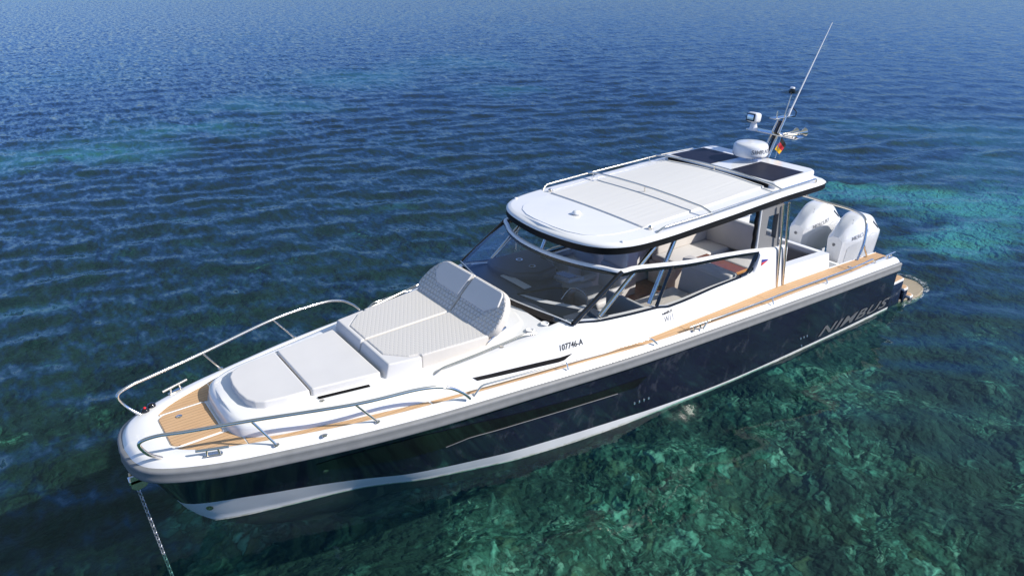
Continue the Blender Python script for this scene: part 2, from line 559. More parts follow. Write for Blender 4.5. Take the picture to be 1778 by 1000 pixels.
def resample(P, n, dense=1.0):
    P = np.asarray(P, float)
    s = np.concatenate([[0], np.cumsum(np.linalg.norm(np.diff(P, axis=0), axis=1))])
    t = np.linspace(0, 1, n); t = 1 - (1 - t) ** dense
    return np.stack([np.interp(t * s[-1], s, P[:, k]) for k in range(P.shape[1])], 1)

def full(H):
    """half ring -> whole ring round the bow, port stern to starboard stern"""
    H = np.asarray(H, float)
    mir = H[-2::-1].copy(); mir[:, 1] *= -1
    return np.vstack([H, mir])

NH = 90
def ring(half2d, z):
    R2 = resample(half2d, NH, 1.6)
    zz = z(R2[:, 0]) if callable(z) else np.full(len(R2), z)
    return full(np.column_stack([R2, zz]))

boat = empty('motor_boat', (0, 0, 0))
tag(boat, 'white motor yacht with navy hull, hardtop cabin and twin white outboards, lying at anchor', 'motor boat')

# hull -------------------------------------------------------------
YW = pch([-.12, 1.2, 2.35, 3.55, 4.3, 4.93, 5.5, 6.05, 6.56, 7.0, 7.47, 7.91, 8.3, 8.66, 9.0, 9.34, 10.04, 10.62, 10.775], [1.62, 1.61, 1.585, 1.548, 1.51, 1.465, 1.413, 1.36, 1.295, 1.22, 1.13, 1.0, .875, .745, .58, .44, .25, .07, 0.0])
ZB = pch([-.2, 2.4, 3.5, 4.3, 4.96, 5.55, 6.1, 6.6, 7.5, 7.96, 8.7, 9.44, 10.1, 10.64, 11.09, 12], [.05, .045, .042, .05, .075, .10, .14, .165, .19, .195, .205, .27, .37, .425, .435, .435])
STEMZ = [-.6, -.3, 0, .114, .237, .408, .694, 1.1, 1.3]; STEMX = [9.6, 10.35, 10.775, 10.89, 10.99, 11.082, 11.225, 11.39, 11.45]
stem = pch(STEMZ, STEMX)
TOPX = FOUT[:, 0] / FOUT[-1, 0]; TOPY = np.maximum(FOUT[:, 1] - .045, 0)
def yt_n(s): return np.interp(s, TOPX, TOPY)
def zt(x): return D(x) - .17
def hull_y(x, z):
    x = np.asarray(x, float); z = np.asarray(z, float)
    xe = stem(np.clip(z, -.6, 1.3)); s = np.clip(x / xe, -.02, 1)
    r = np.clip(z / zt(x), 0, 1.1)
    c = .42 * np.clip(s, 0, 1) ** 3
    g = r * (1 - c) + c * r * r
    return (1 - g) * YW(s * 10.775) + g * yt_n(np.clip(s, 0, 1))
ss = 1 - (1 - np.linspace(0, 1, 110)) ** 1.9
def level(kind, t):
    x = ss * 11.2
    for _ in range(12):
        zb = ZB(x); top = zt(x)
        z = zb * t if kind == 'b' else zb + (top - zb) * t
        x = ss * stem(z) + (ss - 1) * .12 * (1 - t if kind == 'n' else 1)
    y = hull_y(x, z); y[-1] = 0
    return full(np.column_stack([x, y, z]))
rows_n = [level('n', t) for t in np.linspace(0, 1, 14)]
rows_b = [level('b', t) for t in (0, .33, .66, 1)]
def under(zl, k):
    x = ss * stem(zl) + (ss - 1) * .12
    y = YW(ss * 10.775) * k; y[-1] = 0
    return full(np.column_stack([x, y, np.full(len(x), zl)]))
mb = MB().grid(rows_n)
lowr = [r for r in rows_n if r[0][2] < .42]; upr = [lowr[-1]] + [r for r in rows_n if r[0][2] >= .42]
tr = [r[0] for r in lowr] + [r[-1] for r in lowr[::-1]]
mb.add(tr, [tuple(range(len(tr)))])
for e_ in (0, -1):                                   # the transom is cut away between the two quarters for the engines
    mb.grid([[r[e_] for r in upr], [(r[e_][0], math.copysign(1.285, r[e_][1]), r[e_][2]) for r in upr]])
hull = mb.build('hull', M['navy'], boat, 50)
mb = MB().grid([under(-.62, .05), under(-.5, .5), under(-.3, .88), rows_b[0] - [0, 0, .006]])
mb.build('antifouling', mat_plain('dark_antifouling', (.03, .035, .04), .7), hull, 50)
rows_b = [rows_b[0] - [0, 0, .006]] + rows_b
mb = MB().grid(rows_b)
rr_ = rows_b
tr = [r[0] for r in rr_] + [r[-1] for r in rr_[::-1]]
mb.add(tr, [tuple(range(len(tr)))])
mb.build('boot_stripe', M['white_bottom'], hull, 50)

# rubbing strake: rounded grey profile following the sheer
prof = [(.05, -.205), (.012, -.20), (-.004, -.185), (-.010, -.16), (-.0115, -.13), (-.008, -.10), (.004, -.078), (.02, -.062), (.055, -.058)]
mb = MB().grid([ring(inset_half(FOUT, d), lambda x, dz=dz: D(x) + dz) for d, dz in prof])
mb.build('rubbing_strake', M['strake'], boat, 60)

# deck: gunwale cap, side decks and foredeck
CBX = [1.0, 2.6, 3.45, 4.14, 5.03, 5.58, 6.21, 7.135, 8.22, 9.29, 9.785, 10.18, 10.36, 10.48, 10.53, 10.548, 10.555]
CBY = [1.27, 1.275, 1.305, 1.335, 1.362, 1.378, 1.375, 1.285, 1.155, .935, .814, .705, .615, .505, .37, .25, 0]
_q = np.arange(len(CBX)); _u = np.linspace(0, len(CBX) - 1, 500)
CB = np.stack([pch(_q, CBX)(_u), pch(_q, CBY)(_u)], 1)
TOX = [0, 1.5, 2.65, 3.7, 4.47, 5.2, 5.63, 6.83, 7.3, 8.36, 9.35, 10.2, 10.62, 10.85, 10.98, 11.06, 11.10, 11.115, 11.12]
TOY = [1.50, 1.60, 1.57, 1.54, 1.61, 1.565, 1.545, 1.42, 1.375, 1.237, 1.055, .81, .655, .545, .455, .37, .28, .15, 0]
TOY[2] = 1.60; TOY[3] = 1.615
_q = np.arange(len(TOX)); _u = np.linspace(0, len(TOX) - 1, 400)
TO = np.stack([pch(_q, TOX)(_u), pch(_q, TOY)(_u)], 1)
INN = np.vstack([[[-.001, 1.27]], CB])
f1 = inset_half(FOUT, .052); f2 = inset_half(FOUT, .085); f3 = inset_half(FOUT, .12)
rows = [ring(f1, lambda x: D(x) - .06), ring(f2, lambda x: D(x) - .022), ring(f3, lambda x: D(x) - .002),
        ring(TO * [1, 1] + 0, lambda x: D(x)), ring(inset_half(TO, .006), lambda x: D(x) - .002), ring(inset_half(TO, .012), lambda x: D(x) - .03), ring(inset_half(INN, .03), lambda x: D(x) - .03)]
deck = MB().grid(rows).build('deck', M['gel'], boat, 40)

# teak laid along the side decks and on the foredeck
zteak = lambda x: D(x) - .024
def teak_strip(x0, x1, n=60, mar=.02, sides=(1,), outer=None):
    mb = MB()
    xs = np.linspace(x0, x1, n)
    fo = lambda x: np.interp(x, TO[:-60, 0], TO[:-60, 1]) - mar
    fi = lambda x: np.interp(x, INN[:, 0], INN[:, 1]) + .006
    for s in sides:
        A = np.column_stack([xs, s * fi(xs), zteak(xs)]); B = np.column_stack([xs, s * np.maximum(fo(xs), fi(xs) + .005), zteak(xs)])
        mb.grid([A, B])
    return mb
for s in (1, -1):
    for x0, x1 in ((.0, 1.18), (1.195, 3.3), (3.305, 5.02), (5.03, 8.62), (8.645, 10.44)):
        if s < 0 and x0 < 3: pass
        teak_strip(x0, x1, sides=(s,)).build('teak_decking', M['teak'], deck)
# foredeck panels
def fore_panel(s):
    xo = TO[(TO[:, 0] > 10.45)]
    hy = lambda x: .345 + .0 * x
    P = []
    for p in xo:
        if p[1] > .40: P.append((p[0] - .012, (p[1] - .018)))
    inner = CB[(CB[:, 0] > 10.45) & (CB[:, 1] > .345)]
    Q = [(11.0, .352), (10.60, .352)] + [(p[0] + .006, p[1] + .004) for p in inner[::-1]]
    poly = P + [(11.045, .36)] + Q
    V = [(x, s * y, zteak(x)) for x, y in poly]
    return MB().add(V, [tuple(range(len(V)))])
for s in (1, -1): fore_panel(s).build('teak_decking', M['teak'], deck)
hp = [(10.585, -.32), (11.0, -.32), (11.06, -.27), (11.06, .27), (11.0, .32), (10.585, .32)]
poly = round_poly(hp, .03)
hatch = pad_mb(poly, 1.255, 1.284, .008).build('anchor_hatch', M['teak'], deck)
mb = MB()
for a, b in (((10.60, -.336), (11.03, -.336)), ((10.60, .336), (11.03, .336)), ((10.575, -.33), (10.575, .33))):
    mb.tube([(a[0], a[1], 1.274), (b[0], b[1], 1.274)], .010, 8)
mb.build('hatch_frame', M['gel'], hatch)
MB().lathe([(.0, 0), (.032, 0), (.032, .006), (.024, .008), (.0, .008)], (10.874, -.19, 1.284), 20).build('hatch_latch', M['steel'], hatch)

# coachroof (trunk) with cabin sides -----------------------------------
ZS = pch([2.6, 3.22, 3.27, 3.34, 3.5, 4.1, 4.9, 5.05, 5.3, 5.8, 6.32, 6.75, 7.1, 7.6, 8.2, 9, 9.8, 10.2, 10.6],
         [1.70, 1.755, 1.745, 1.50, 1.445, 1.44, 1.405, 1.405, 1.455, 1.50, 1.565, 1.635, 1.585, 1.50, 1.44, 1.415, 1.405, 1.40, 1.395])
SHY = pch([2.6, 4, 5, 6, 6.75, 7.1, 8, 9, 10.6], [.05, .10, .135, .16, .155, .16, .15, .12, .045])     # inset of the shoulder
CBr = np.vstack([[[2.6, float(np.interp(2.6, CB[:, 0], CB[:, 1]))]], CB[CB[:, 0] > 2.6]])
NH_save = NH; NH = 240
base = resample(CBr, NH, 1.25)
def trunk_ring(fr, zfun):
    full_t = np.vstack([base, base[-2::-1] * [1, -1]])
    t = np.gradient(full_t, axis=0); t /= np.linalg.norm(t, axis=1)[:, None]
    nrm = np.stack([t[:, 1], -t[:, 0]], 1)[:NH]
    if nrm[0, 1] > 0: nrm = -nrm
    d = SHY(base[:, 0]) * fr
    H = base + nrm * d[:, None]; H[-1, 1] = 0
    return full(np.column_stack([H, zfun(base[:, 0])]))
lift = lambda x: np.where(x > 6.7, 1, 0)
tr_rows = [trunk_ring(-.02, lambda x: D(x) - .035), trunk_ring(.08, lambda x: D(x) + .0), trunk_ring(.30, lambda x: (D(x) + ZS(x)) / 2),
           trunk_ring(.52, lambda x: ZS(x) - .045 * np.clip((ZS(x) - D(x)) / .2, .2, 1)), trunk_ring(.72, lambda x: ZS(x) - .014), trunk_ring(1.0, lambda x: ZS(x)),
           trunk_ring(1.3, lambda x: ZS(x) + .014 * lift(x)), trunk_ring(1.7, lambda x: ZS(x) + .020 * lift(x))]
mbt = MB().grid(tr_rows)
top = tr_rows[-1]; n = len(top)
V = []; F = []
for i in range(n // 2 + 1):
    a, b = top[i], top[n - 1 - i]
    for k in range(9):
        p = a + (b - a) * k / 8; p = p.copy(); p[2] += .02 * math.sin(PI * k / 8); V.append(p)
for i in range(n // 2):
    if top[i][0] > 6.93:
        for k in range(8): F.append((i * 9 + k, (i + 1) * 9 + k, (i + 1) * 9 + k + 1, i * 9 + k + 1))
mbt.add(V, F)
coach = mbt.build('coachroof', M['gel'], boat, 40)
from mathutils.bvhtree import BVHTree
def bvh_of(o): return BVHTree.FromPolygons([v.co.copy() for v in o.data.vertices], [tuple(p.vertices) for p in o.data.polygons])
coach_bvh = bvh_of(coach)
def on_coach(p, out=.004, s=1):
    h = coach_bvh.ray_cast(Vector((p[0], 4 * s, p[2])), Vector((0, -s, 0)))
    return Vector((p[0], h[0].y + s * out, p[2])) if h[0] is not None else Vector(p)
# inner lining of the cabin sides
def sideline(fr, x0, x1, zf, off=0, n=120, s=1):
    xs = np.linspace(x0, x1, n); yb = np.interp(xs, CB[:, 0], CB[:, 1]) - SHY(xs) * fr - off
    return np.column_stack([xs, s * yb, zf(xs)])
for s in (1, -1):
    mb = MB()
    mb.grid([sideline(1.0, 2.62, 6.7, lambda x: ZS(x) - .001, .05, s=s), sideline(1.0, 2.62, 6.7, lambda x: ZS(x) * 0 + .40, .07, s=s)])
    mb.grid([sideline(1.55, 2.62, 6.74, lambda x: ZS(x), 0, s=s), sideline(1.0, 2.62, 6.7, lambda x: ZS(x) - .001, .05, s=s)])
    mb.build('cabin_lining', M['cushion'], coach, 40)
NH = NH_save

# cockpit sole, companion bulkhead, side boxes ---------------------------
MB().box((4.12, 0, .40), (5.3, 2.5, .04)).build('cockpit_sole', M['walnut'], deck)
MB().box((.67, 0, .30), (1.38, 2.56, .05)).build('engine_well', M['gel_matte'], deck)
mb = MB()
for s in (1, -1):
    A = np.column_stack([np.linspace(0, 1.40, 8), np.full(8, s * 1.285), D(np.linspace(0, 1.40, 8)) - .012])
    B = A.copy(); B[:, 2] = .3
    MB().grid([A, B]).build('well_side', M['gel'], deck)
# aft coaming: white walls round the cockpit
mb = MB()
for s in (1, -1):
    A = [(2.66, s * 1.275, 1.06), (1.38, s * 1.275, .99), (1.38, s * 1.225, 1.275), (2.66, s * 1.225, 1.335), (2.66, s * 1.09, 1.335), (1.38, s * 1.09, 1.275), (1.38, s * 1.07, .40), (2.66, s * 1.07, .40)]
    mb.add(A, [(0, 1, 2, 3), (3, 2, 5, 4), (4, 5, 6, 7), (0, 3, 4, 7), (1, 2, 5, 6)])
mb.box((1.40, 0, .80), (.11, 2.44, .935), .02)
mb.build('cockpit_coaming', M['gel'], boat, 30)

# mid gunwale details: fuel cap, filler
for (x, y, z) in ((9.80, 1.035, .002), (1.05, 1.43, -.022)):
    MB().lathe([(0, 0), (.030, 0), (.030, .006), (.02, .011), (0, .011)], (x, y, float(D(x)) + z - .001), 18).build('deck_filler', M['steel'], deck)

# foredeck cushions ------------------------------------------------------
pads = empty('sun_lounger', (8.9, 0, 1.4), boat)
def cpad(name, outline, z0, z1, r, mat, zf=None):
    o = pad_mb(outline, z0, z1, r, zf=zf).build(name, mat, None, 60)
    o.data.transform(Matrix.Translation((-8.9, 0, -1.4)))
    o.parent = pads
    return o
front = [(9.71, .50), (9.95, .475), (10.16, .43), (10.245, .37), (10.30, .27), (10.325, .1), (10.325, -.1), (10.30, -.27), (10.245, -.37), (10.16, -.43), (9.95, -.475), (9.71, -.50)]
cpad('cushion', round_poly(front, .02, 3), 1.42, 1.515, .02, M['cushion'])
second = [(8.955, .63), (9.69, .505), (9.69, -.505), (8.955, -.63)]
cpad('cushion', round_poly(second, .03, 4), 1.42, 1.522, .02, M['cushion'], zf=lambda x, y: .0)
for s in (1, -1):
    bol = [(8.93, s * .012), (8.93, s * .665), (8.50, s * .735), (8.50, s * .675), (8.61, s * .645), (8.82, s * .425), (8.82, s * .012)]
    # wedge bolster: front face slopes
    o = pad_mb(round_poly(bol, .02, 3), 1.42, 1.605, .018, zf=lambda x, y: 0).build('bolster', M['cushion'], None, 60)
    me = o.data
    for v in me.vertices:
        if v.co.x > 8.87 and v.co.z > 1.45: v.co.x -= .055 * (v.co.z - 1.45) / .155
    me.transform(Matrix.Translation((-8.9, 0, -1.4))); o.parent = pads
    hx = [(8.826, s * .010), (8.826, s * .43), (8.615, s * .65), (8.505, s * .685), (8.49, s * .725), (7.66, s * .815), (7.66, s * .010)]
    o = pad_mb(round_poly(hx, .015, 3), 1.42, 1.612, .022, zf=lambda x, y: .022 * (8.8 - x)).build('seat_cushion', M['hex'], None, 60)
    o.data.transform(Matrix.Translation((-8.9, 0, -1.4))); o.parent = pads
    add_uv(o, lambda c: (c.x, c.y + c.z))
    o.data.materials.append(M['beige'])
    for p in o.data.polygons:
        if abs(p.normal.z) < .55: p.material_index = 1
    # backrest: leaned slab, local u along y, v up the slope
    bx = Vector((7.70, 0, 1.63)); up = Vector((-.415, 0, .40)).normalized(); nr = Vector((up.z, 0, -up.x))
    fr = lambda u, v, w, bx=bx, up=up, nr=nr: bx + Vector((0, u, 0)) + up * v + nr * w
    L = .56
    outl = [(s * .012, 0), (s * .80, 0), (s * .885, .12), (s * .835, .37), (s * .66, L), (s * .012, L)]
    o = pad_mb(round_poly(outl, [.01, .05, .06, .12, .14, .02], 6), -.09, .0, .03, fr).build('backrest', M['hexback'], None, 60)
    o.data.transform(Matrix.Translation((-8.9, 0, -1.4))); o.parent = pads
    o.data.materials.append(M['beige'])
    for p in o.data.polygons:
        if p.normal.dot(nr) < .75: p.material_index = 1
    add_uv(o, lambda c: (c.y, (Vector(c) + Vector((8.9, 0, 1.4)) - bx).dot(up)))
    hd = [(s * .03, .235), (s * .54, .235), (s * .70, .36), (s * .64, .535), (s * .03, .54)]
    h2 = pad_mb(round_poly(hd, [.01, .015, .02, .06, .01], 5), -.02, .016, .012, fr).build('headrest', M['cushion'], None, 60)
    h2.data.transform(Matrix.Translation((-8.9, 0, -1.4))); h2.parent = o
    mb = MB().tube([(7.70, s * .80, 1.52), (7.62, s * .83, 1.60), (7.45, s * .86, 1.70)], .013, 8)
    o = mb.build('backrest_hinge', M['steel'], None); o.data.transform(Matrix.Translation((-8.9, 0, -1.4))); o.parent = pads
# low moulding behind the backrest
pl = [(7.75, .78), (7.35, .84), (7.12, .76), (7.02, .5), (7.02, -.5), (7.12, -.76), (7.35, -.84), (7.75, -.78)]
pad_mb(round_poly(pl, .08), 1.44, 1.625, .03).build('backrest_plinth', M['gel'], coach, 60)
# lounger base moulding under the pads
pl = [(7.6, .76), (8.6, .70), (9.0, .64), (9.7, .52), (10.2, .45), (10.33, .30), (10.34, 0), (10.33, -.30), (10.2, -.45), (9.7, -.52), (9.0, -.64), (8.6, -.70), (7.6, -.76)]
pad_mb(round_poly(pl, .05), 1.36, 1.432, .02).build('lounger_base', M['gel'], coach, 60)

# trunk details: dark slots, windows, cup holders, grab rails
def trunk_pt(x, z, s=1, out=0.0):
    lo, hi = float(D(x)) - .035, float(ZS(x))
    t = (z - lo) / (hi - lo)
    fr_ = np.interp(t, [0, .15, .5, .82, .93, 1], [-.02, .08, .30, .52, .72, 1.0])
    y = float(np.interp(x, CB[:, 0], CB[:, 1])) - float(SHY(x)) * fr_
    return Vector((x, s * (y + out), z))
for s in (1, -1):
    mb = MB()
    poly = [(8.10, 1.375), (8.06, 1.335), (7.7, 1.315), (7.2, 1.275), (6.95, 1.27), (6.80, 1.335), (7.0, 1.327), (7.5, 1.362)]
    top_ = [(8.10, 1.380), (7.7, 1.365), (7.3, 1.345), (6.98, 1.325), (6.80, 1.330)]
    bot_ = [(8.05, 1.338), (7.7, 1.318), (7.3, 1.292), (7.0, 1.272), (6.92, 1.276)]
    rw = []
    for k in range(5): rw.append([on_coach((np.interp(u_, range(5), [p[0] for p in top_]) * (1 - k / 4) + np.interp(u_, range(5), [p[0] for p in bot_]) * k / 4, 0, np.interp(u_, range(5), [p[1] for p in top_]) * (1 - k / 4) + np.interp(u_, range(5), [p[1] for p in bot_]) * k / 4), .005, s) for u_ in np.linspace(0, 4, 30)])
    mb.grid(rw); mb.build('trunk_window', M['blackm'], coach)
    xs = np.linspace(9.12, 9.66, 8)
    A = [(x, s * (.662 - (x - 9.12) * .19), 1.447) for x in xs]; B = [(x, s * (.70 - (x - 9.12) * .19), 1.436) for x in xs]
    MB().grid([A, B]).build('vent_slot', M['blackm'], coach)
    yb = lambda x: float(np.interp(x, CB[:, 0], CB[:, 1])) - float(SHY(x)) * 1.5
    gp = [(8.46, s * yb(8.46), 1.44), (8.36, s * yb(8.36), 1.50), (7.9, s * yb(7.9), 1.55), (7.3, s * yb(7.3), 1.625), (7.15, s * yb(7.15), 1.60)]
    MB().tube(fillet(gp, .07), .013).build('grab_rail', M['steel'], coach)
    for x, y in ((7.16, .94), (6.96, .965)): MB().lathe([(0, .004), (.035, .004), (.045, 0), (.052, .004), (.052, .012), (.045, .016), (.036, .012), (.034, .005)], (x, s * y, float(ZS(x)) + .018), 20).build('cup_holder', M['gel'], coach)
    for x, y, z in ((7.58, .955, 1.515), (9.64, .635, 1.425), (10.36, .33, 1.413)): MB().lathe([(0, 0), (.026, 0), (.026, .008), (.016, .012), (0, .012)], (x, s * y, z), 16).build('deck_light', M['steel'], coach)
def on_shoulder(p, out=.004):
    # letters lie on the sloping cabin side: cast along the view of a level line from outboard and above
    d = Vector((0, -1, -.35)).normalized()
    h = coach_bvh.ray_cast(Vector(p) - d * 2.0, d)
    return h[0] + h[1] * out if h[0] is not None else Vector(p)
text('lettering', '107746-A', .105, (6.81, 1.20, 1.405), (-1, 0, -.035), (0, -.2, 1), M['darktext'], coach, bold=.014, sx=.80, surf=on_shoulder, ext=0)
text('lettering', 'W11', .115, (5.17, 1.3, 1.31), (-1, 0, -.02), (0, -.15, 1), M['greytext'], coach, bold=0, sx=.85, surf=on_coach, ext=0)
text('lettering', 'NIMBUS', .036, (5.19, 1.3, 1.385), (-1, 0, -.06), (0, -.15, 1), M['darktext'], coach, bold=.03, shear=.3, sx=1.8, surf=on_coach, ext=0)
em = lambda P, m_: MB().add([on_coach((x, 1.2, z), .006) for x, z in P], [tuple(range(len(P)))]).build('house_flag_emblem', M[m_], coach, 0)
em([(3.225, 1.635), (3.06, 1.60), (3.095, 1.588), (3.225, 1.588)], 'blue')
em([(3.225, 1.586), (3.09, 1.586), (3.05, 1.592), (3.23, 1.54)], 'red')
# hull windows, fittings and name ----------------------------------------
def hp3(x, z, s=1, out=.006): return (x, s * (float(hull_y(x, z)) + out), z)
for s in (1, -1):
    up_x = [9.86, 9.57, 9.25, 8.84, 8.2, 7.63, 6.54, 5.74]
    up_z = [.83, .90, .94, .955, .92, .86, .775, .75]
    lo_x = [9.78, 9.34, 8.91, 8.56, 8.21, 7.6, 6.71, 5.90]
    lo_z = [.66, .58, .566, .60, .69, .688, .66, .62]
    rowsw = []
    for k in range(5):
        rowsw.append([hp3(a + (b - a) * k / 4, c + (d - c) * k / 4, s) for a, b, c, d in zip(np.interp(np.linspace(0, 7, 40), range(8), up_x), np.interp(np.linspace(0, 7, 40), range(8), lo_x), np.interp(np.linspace(0, 7, 40), range(8), up_z), np.interp(np.linspace(0, 7, 40), range(8), lo_z))])
    hw_ = MB().grid(rowsw).build('hull_window', M['black'], hull)
    MB().tube([Vector(p) + Vector((0, s * .003, -.004)) for p in rowsw[-1][18:-2]], .004, 6).build('window_ledge', M['panelgrey'], hw_)
    for x, z in ((5.84, .33), (5.76, .33), (5.68, .328), (5.60, .326), (2.45, .255), (2.37, .252), (2.29, .25), (2.36, .09)):
        p = hp3(x, z, s, 0); MB().lathe([(0, .0), (.02, 0), (.02, .006), (.011, .01), (0, .004)], p, 14, (0, s, -.1)).build('skin_fitting', M['steel'], hull)
    ex = (-1, 0, 0) if s > 0 else (1, 0, 0)
    text('lettering', 'NIMBUS', .235, (1.01, s * 1.64, .19), (ex[0], 0, -.01 * s), (0, 0, 1), M['silver'], hull, bold=.020, shear=.34, sx=2.12, space=1.14, ext=0,
         surf=lambda p, s=s: hp3(p.x, p.z, s, .007))
    p = hp3(9.73, .63, s, .0)
    MB().lathe([(0, 0), (.03, 0), (.03, .01), (.01, .014), (0, .014)], p, 14, (0, s, -.3)).build('hull_vent', M['steel'], hull)
    MB().lathe([(0, .002), (.03, .002), (.036, 0), (.036, .01), (.02, .012), (0, .004)], (10.83, s * (float(hull_y(10.83, .325)) + .0), .325), 14, (.5, s, -.2)).build('towing_eye', M['steel'], hull)
# bow roller
mb = MB()
mb.box((11.38, 0, .86), (.20, .10, .05), .01)
for s in (1, -1):
    mb.add([(11.26, s * .05, .93), (11.46, s * .05, .93), (11.47, s * .05, .80), (11.42, s * .05, .755), (11.34, s * .05, .775), (11.27, s * .05, .86)], [(0, 1, 2, 3, 4, 5)])
mb.lathe([(.0, -.04), (.045, -.04), (.028, 0), (.045, .04), (0, .04)], (11.40, 0, .80), 16, (0, 1, 0))
mb.build('bow_roller', M['steel'], hull)

# bow rails, low rails, cleats -------------------------------------------
for s in (1, -1):
    pts = [(11.19, s * .45, 1.295), (11.30, s * .49, 1.42), (11.345, s * .50, 1.56), (11.20, s * .545, 1.605), (10.95, s * .635, 1.60), (10.41, s * .815, 1.60), (9.49, s * 1.15, 1.60), (8.85, s * 1.265, 1.585), (8.55, s * 1.315, 1.52), (8.37, s * 1.34, 1.40), (8.28, s * 1.345, 1.295)]
    rail = MB().tube(pts, .0175, 12, smooth=8).build('bow_rail', M['steel'], boat, 60)
    for a, b in (((10.24, .90, 1.295), (10.41, .815, 1.59)), ((9.27, 1.13, 1.29), (9.49, 1.15, 1.59))):
        mb = MB().tube([(a[0], s * a[1], a[2]), (b[0], s * b[1], b[2])], .0125)
        mb.lathe([(0, 0), (.03, 0), (.03, .006), (.018, .012), (0, .012)], (a[0], s * a[1], a[2]), 14)
        mb.build('stanchion', M['steel'], rail, 60)
    def yo(x, k): return s * (float(np.interp(x, TO[:-60, 0], TO[:-60, 1])) + k)
    for x0, x1, posts in ((8.2, 5.66, (7.0,)), (4.86, .56, (3.4, 2.05))):
        n_ = 14
        mid = [(x, yo(x, .02), float(D(x)) + .085) for x in np.linspace(x0 - .10, x1 + .08, n_)]
        pts = [(x0, yo(x0, .045), float(D(x0)) - .002)] + mid + [(x1, yo(x1, .045), float(D(x1)) - .002)]
        r_ = MB().tube(fillet(pts, .05, 4), .0115).build('toe_rail', M['steel'], boat, 60)
        for x in posts:
            MB().tube([(x, yo(x, .055), float(D(x)) - .002), (x, yo(x, .02), float(D(x)) + .085)], .010).build('stanchion', M['steel'], r_)
    for cx_, cy_, ang in ((10.78, .70, -.38), (4.93, 1.60, -.06), (.13, 1.585, .0)):
        z = float(D(cx_))
        Rz = Matrix.Rotation(s * ang, 3, 'Z'); c0 = Vector((cx_, s * cy_, z))
        mb = MB()
        mb.tube([c0 + Rz @ Vector((-.15, 0, .07)), c0 + Rz @ Vector((.15, 0, .07))], .014, 10)
        for k in (-.05, .05):
            mb.tube([c0 + Rz @ Vector((k * 1.2, 0, 0)), c0 + Rz @ Vector((k, 0, .066))], .011)
        mb.box(c0 + Vector((0, 0, .004)), (.17, .045, .008), .003, Rz)
        mb.build('mooring_cleat', M['steel'], boat, 50)
for x, y in ((11.135, -.485), (11.06, -.545)):
    MB().lathe([(0, 0), (.043, 0), (.043, .02), (.034, .035), (.012, .04), (0, .04)], (x, y, 1.293), 20).build('bow_light', M['black'], deck, 60)
MB().lathe([(0, 0), (.016, 0), (.012, .012), (0, .014)], (11.135, -.485, 1.333), 12).build('red_lens', M['red'], deck, 60)

# windscreen, pillars, side windows ----------------------------------------
wb = [(6.74, 1.195, 1.665), (6.79, 1.0, 1.68), (6.87, .7, 1.69), (6.94, .35, 1.695), (6.965, 0, 1.695)]
wt = [(5.97, 1.185, 2.115), (6.10, .98, 2.125), (6.24, .70, 2.135), (6.335, .35, 2.14), (6.36, 0, 2.14)]
def mir(L): return [Vector(p) for p in L] + [Vector((p[0], -p[1], p[2])) for p in L[-2::-1]]
Bc, Tc = catmull(mir(wb), 6), catmull(mir(wt), 6)
ws = MB().grid([Bc, [b.lerp(t, .33) + Vector((.01, 0, .01)) for b, t in zip(Bc, Tc)], [b.lerp(t, .66) + Vector((.01, 0, .01)) for b, t in zip(Bc, Tc)], Tc]).build('windscreen', M['glass'], boat, 80)
# black base band + pale gasket line
bot = [(6.70, 1.235, 1.575), (6.82, 1.04, 1.58), (6.925, .73, 1.585), (7.005, .36, 1.59), (7.03, 0, 1.59)]
Lc = catmull(mir(bot), 6)
MB().grid([Lc, [b + Vector((.012, 0, .002)) for b in Bc]]).build('windscreen_base', M['black'], ws, 80)
MB().tube([b + Vector((.012, 0, .006)) for b in Bc], .008, 8).build('windscreen_gasket', M['gel'], ws, 80)
# header rail: white face on top of black section, running aft along both sides as a falling beam
beam_h = [(2.80, 1.215, 1.70), (3.30, 1.205, 1.79), (4.0, 1.20, 1.885), (4.72, 1.20, 1.965), (5.3, 1.195, 2.06), (5.72, 1.195, 2.13)]
Hc = [Vector(p) for p in beam_h] + [Vector(p) + Vector((0, 0, .03)) for p in wt]
Hh = Hc[:-1]
Hf = catmull(Hh + [Hc[-1]] + [Vector((p.x, -p.y, p.z)) for p in Hh[::-1]], 6)
def beam_prof(pts, prof):
    rows = []
    m = len(pts)
    for i, p in enumerate(pts):
        t = (pts[min(i + 1, m - 1)] - pts[max(i - 1, 0)]); t.z = 0; t.normalize()
        nrm = Vector((t.y, -t.x, 0))
        if nrm.dot(Vector((p.x - 3.5, p.y * 3, 0))) < 0: nrm = -nrm
        rows.append([p + nrm * a + Vector((0, 0, b)) for a, b in prof])
    return rows
mb = MB(); mb.grid(beam_prof(Hf, [(-.024, -.02), (-.028, .004), (-.005, .008), (.016, -.002), (.020, -.03)]))
header = mb.build('header_beam', M['gel'], boat, 60)
mb = MB(); mb.grid(beam_prof(Hf, [(.019, -.03), (.023, -.05), (.017, -.078), (-.022, -.078), (-.025, -.02)]))
mb.build('header_trim', M['black'], header, 60)
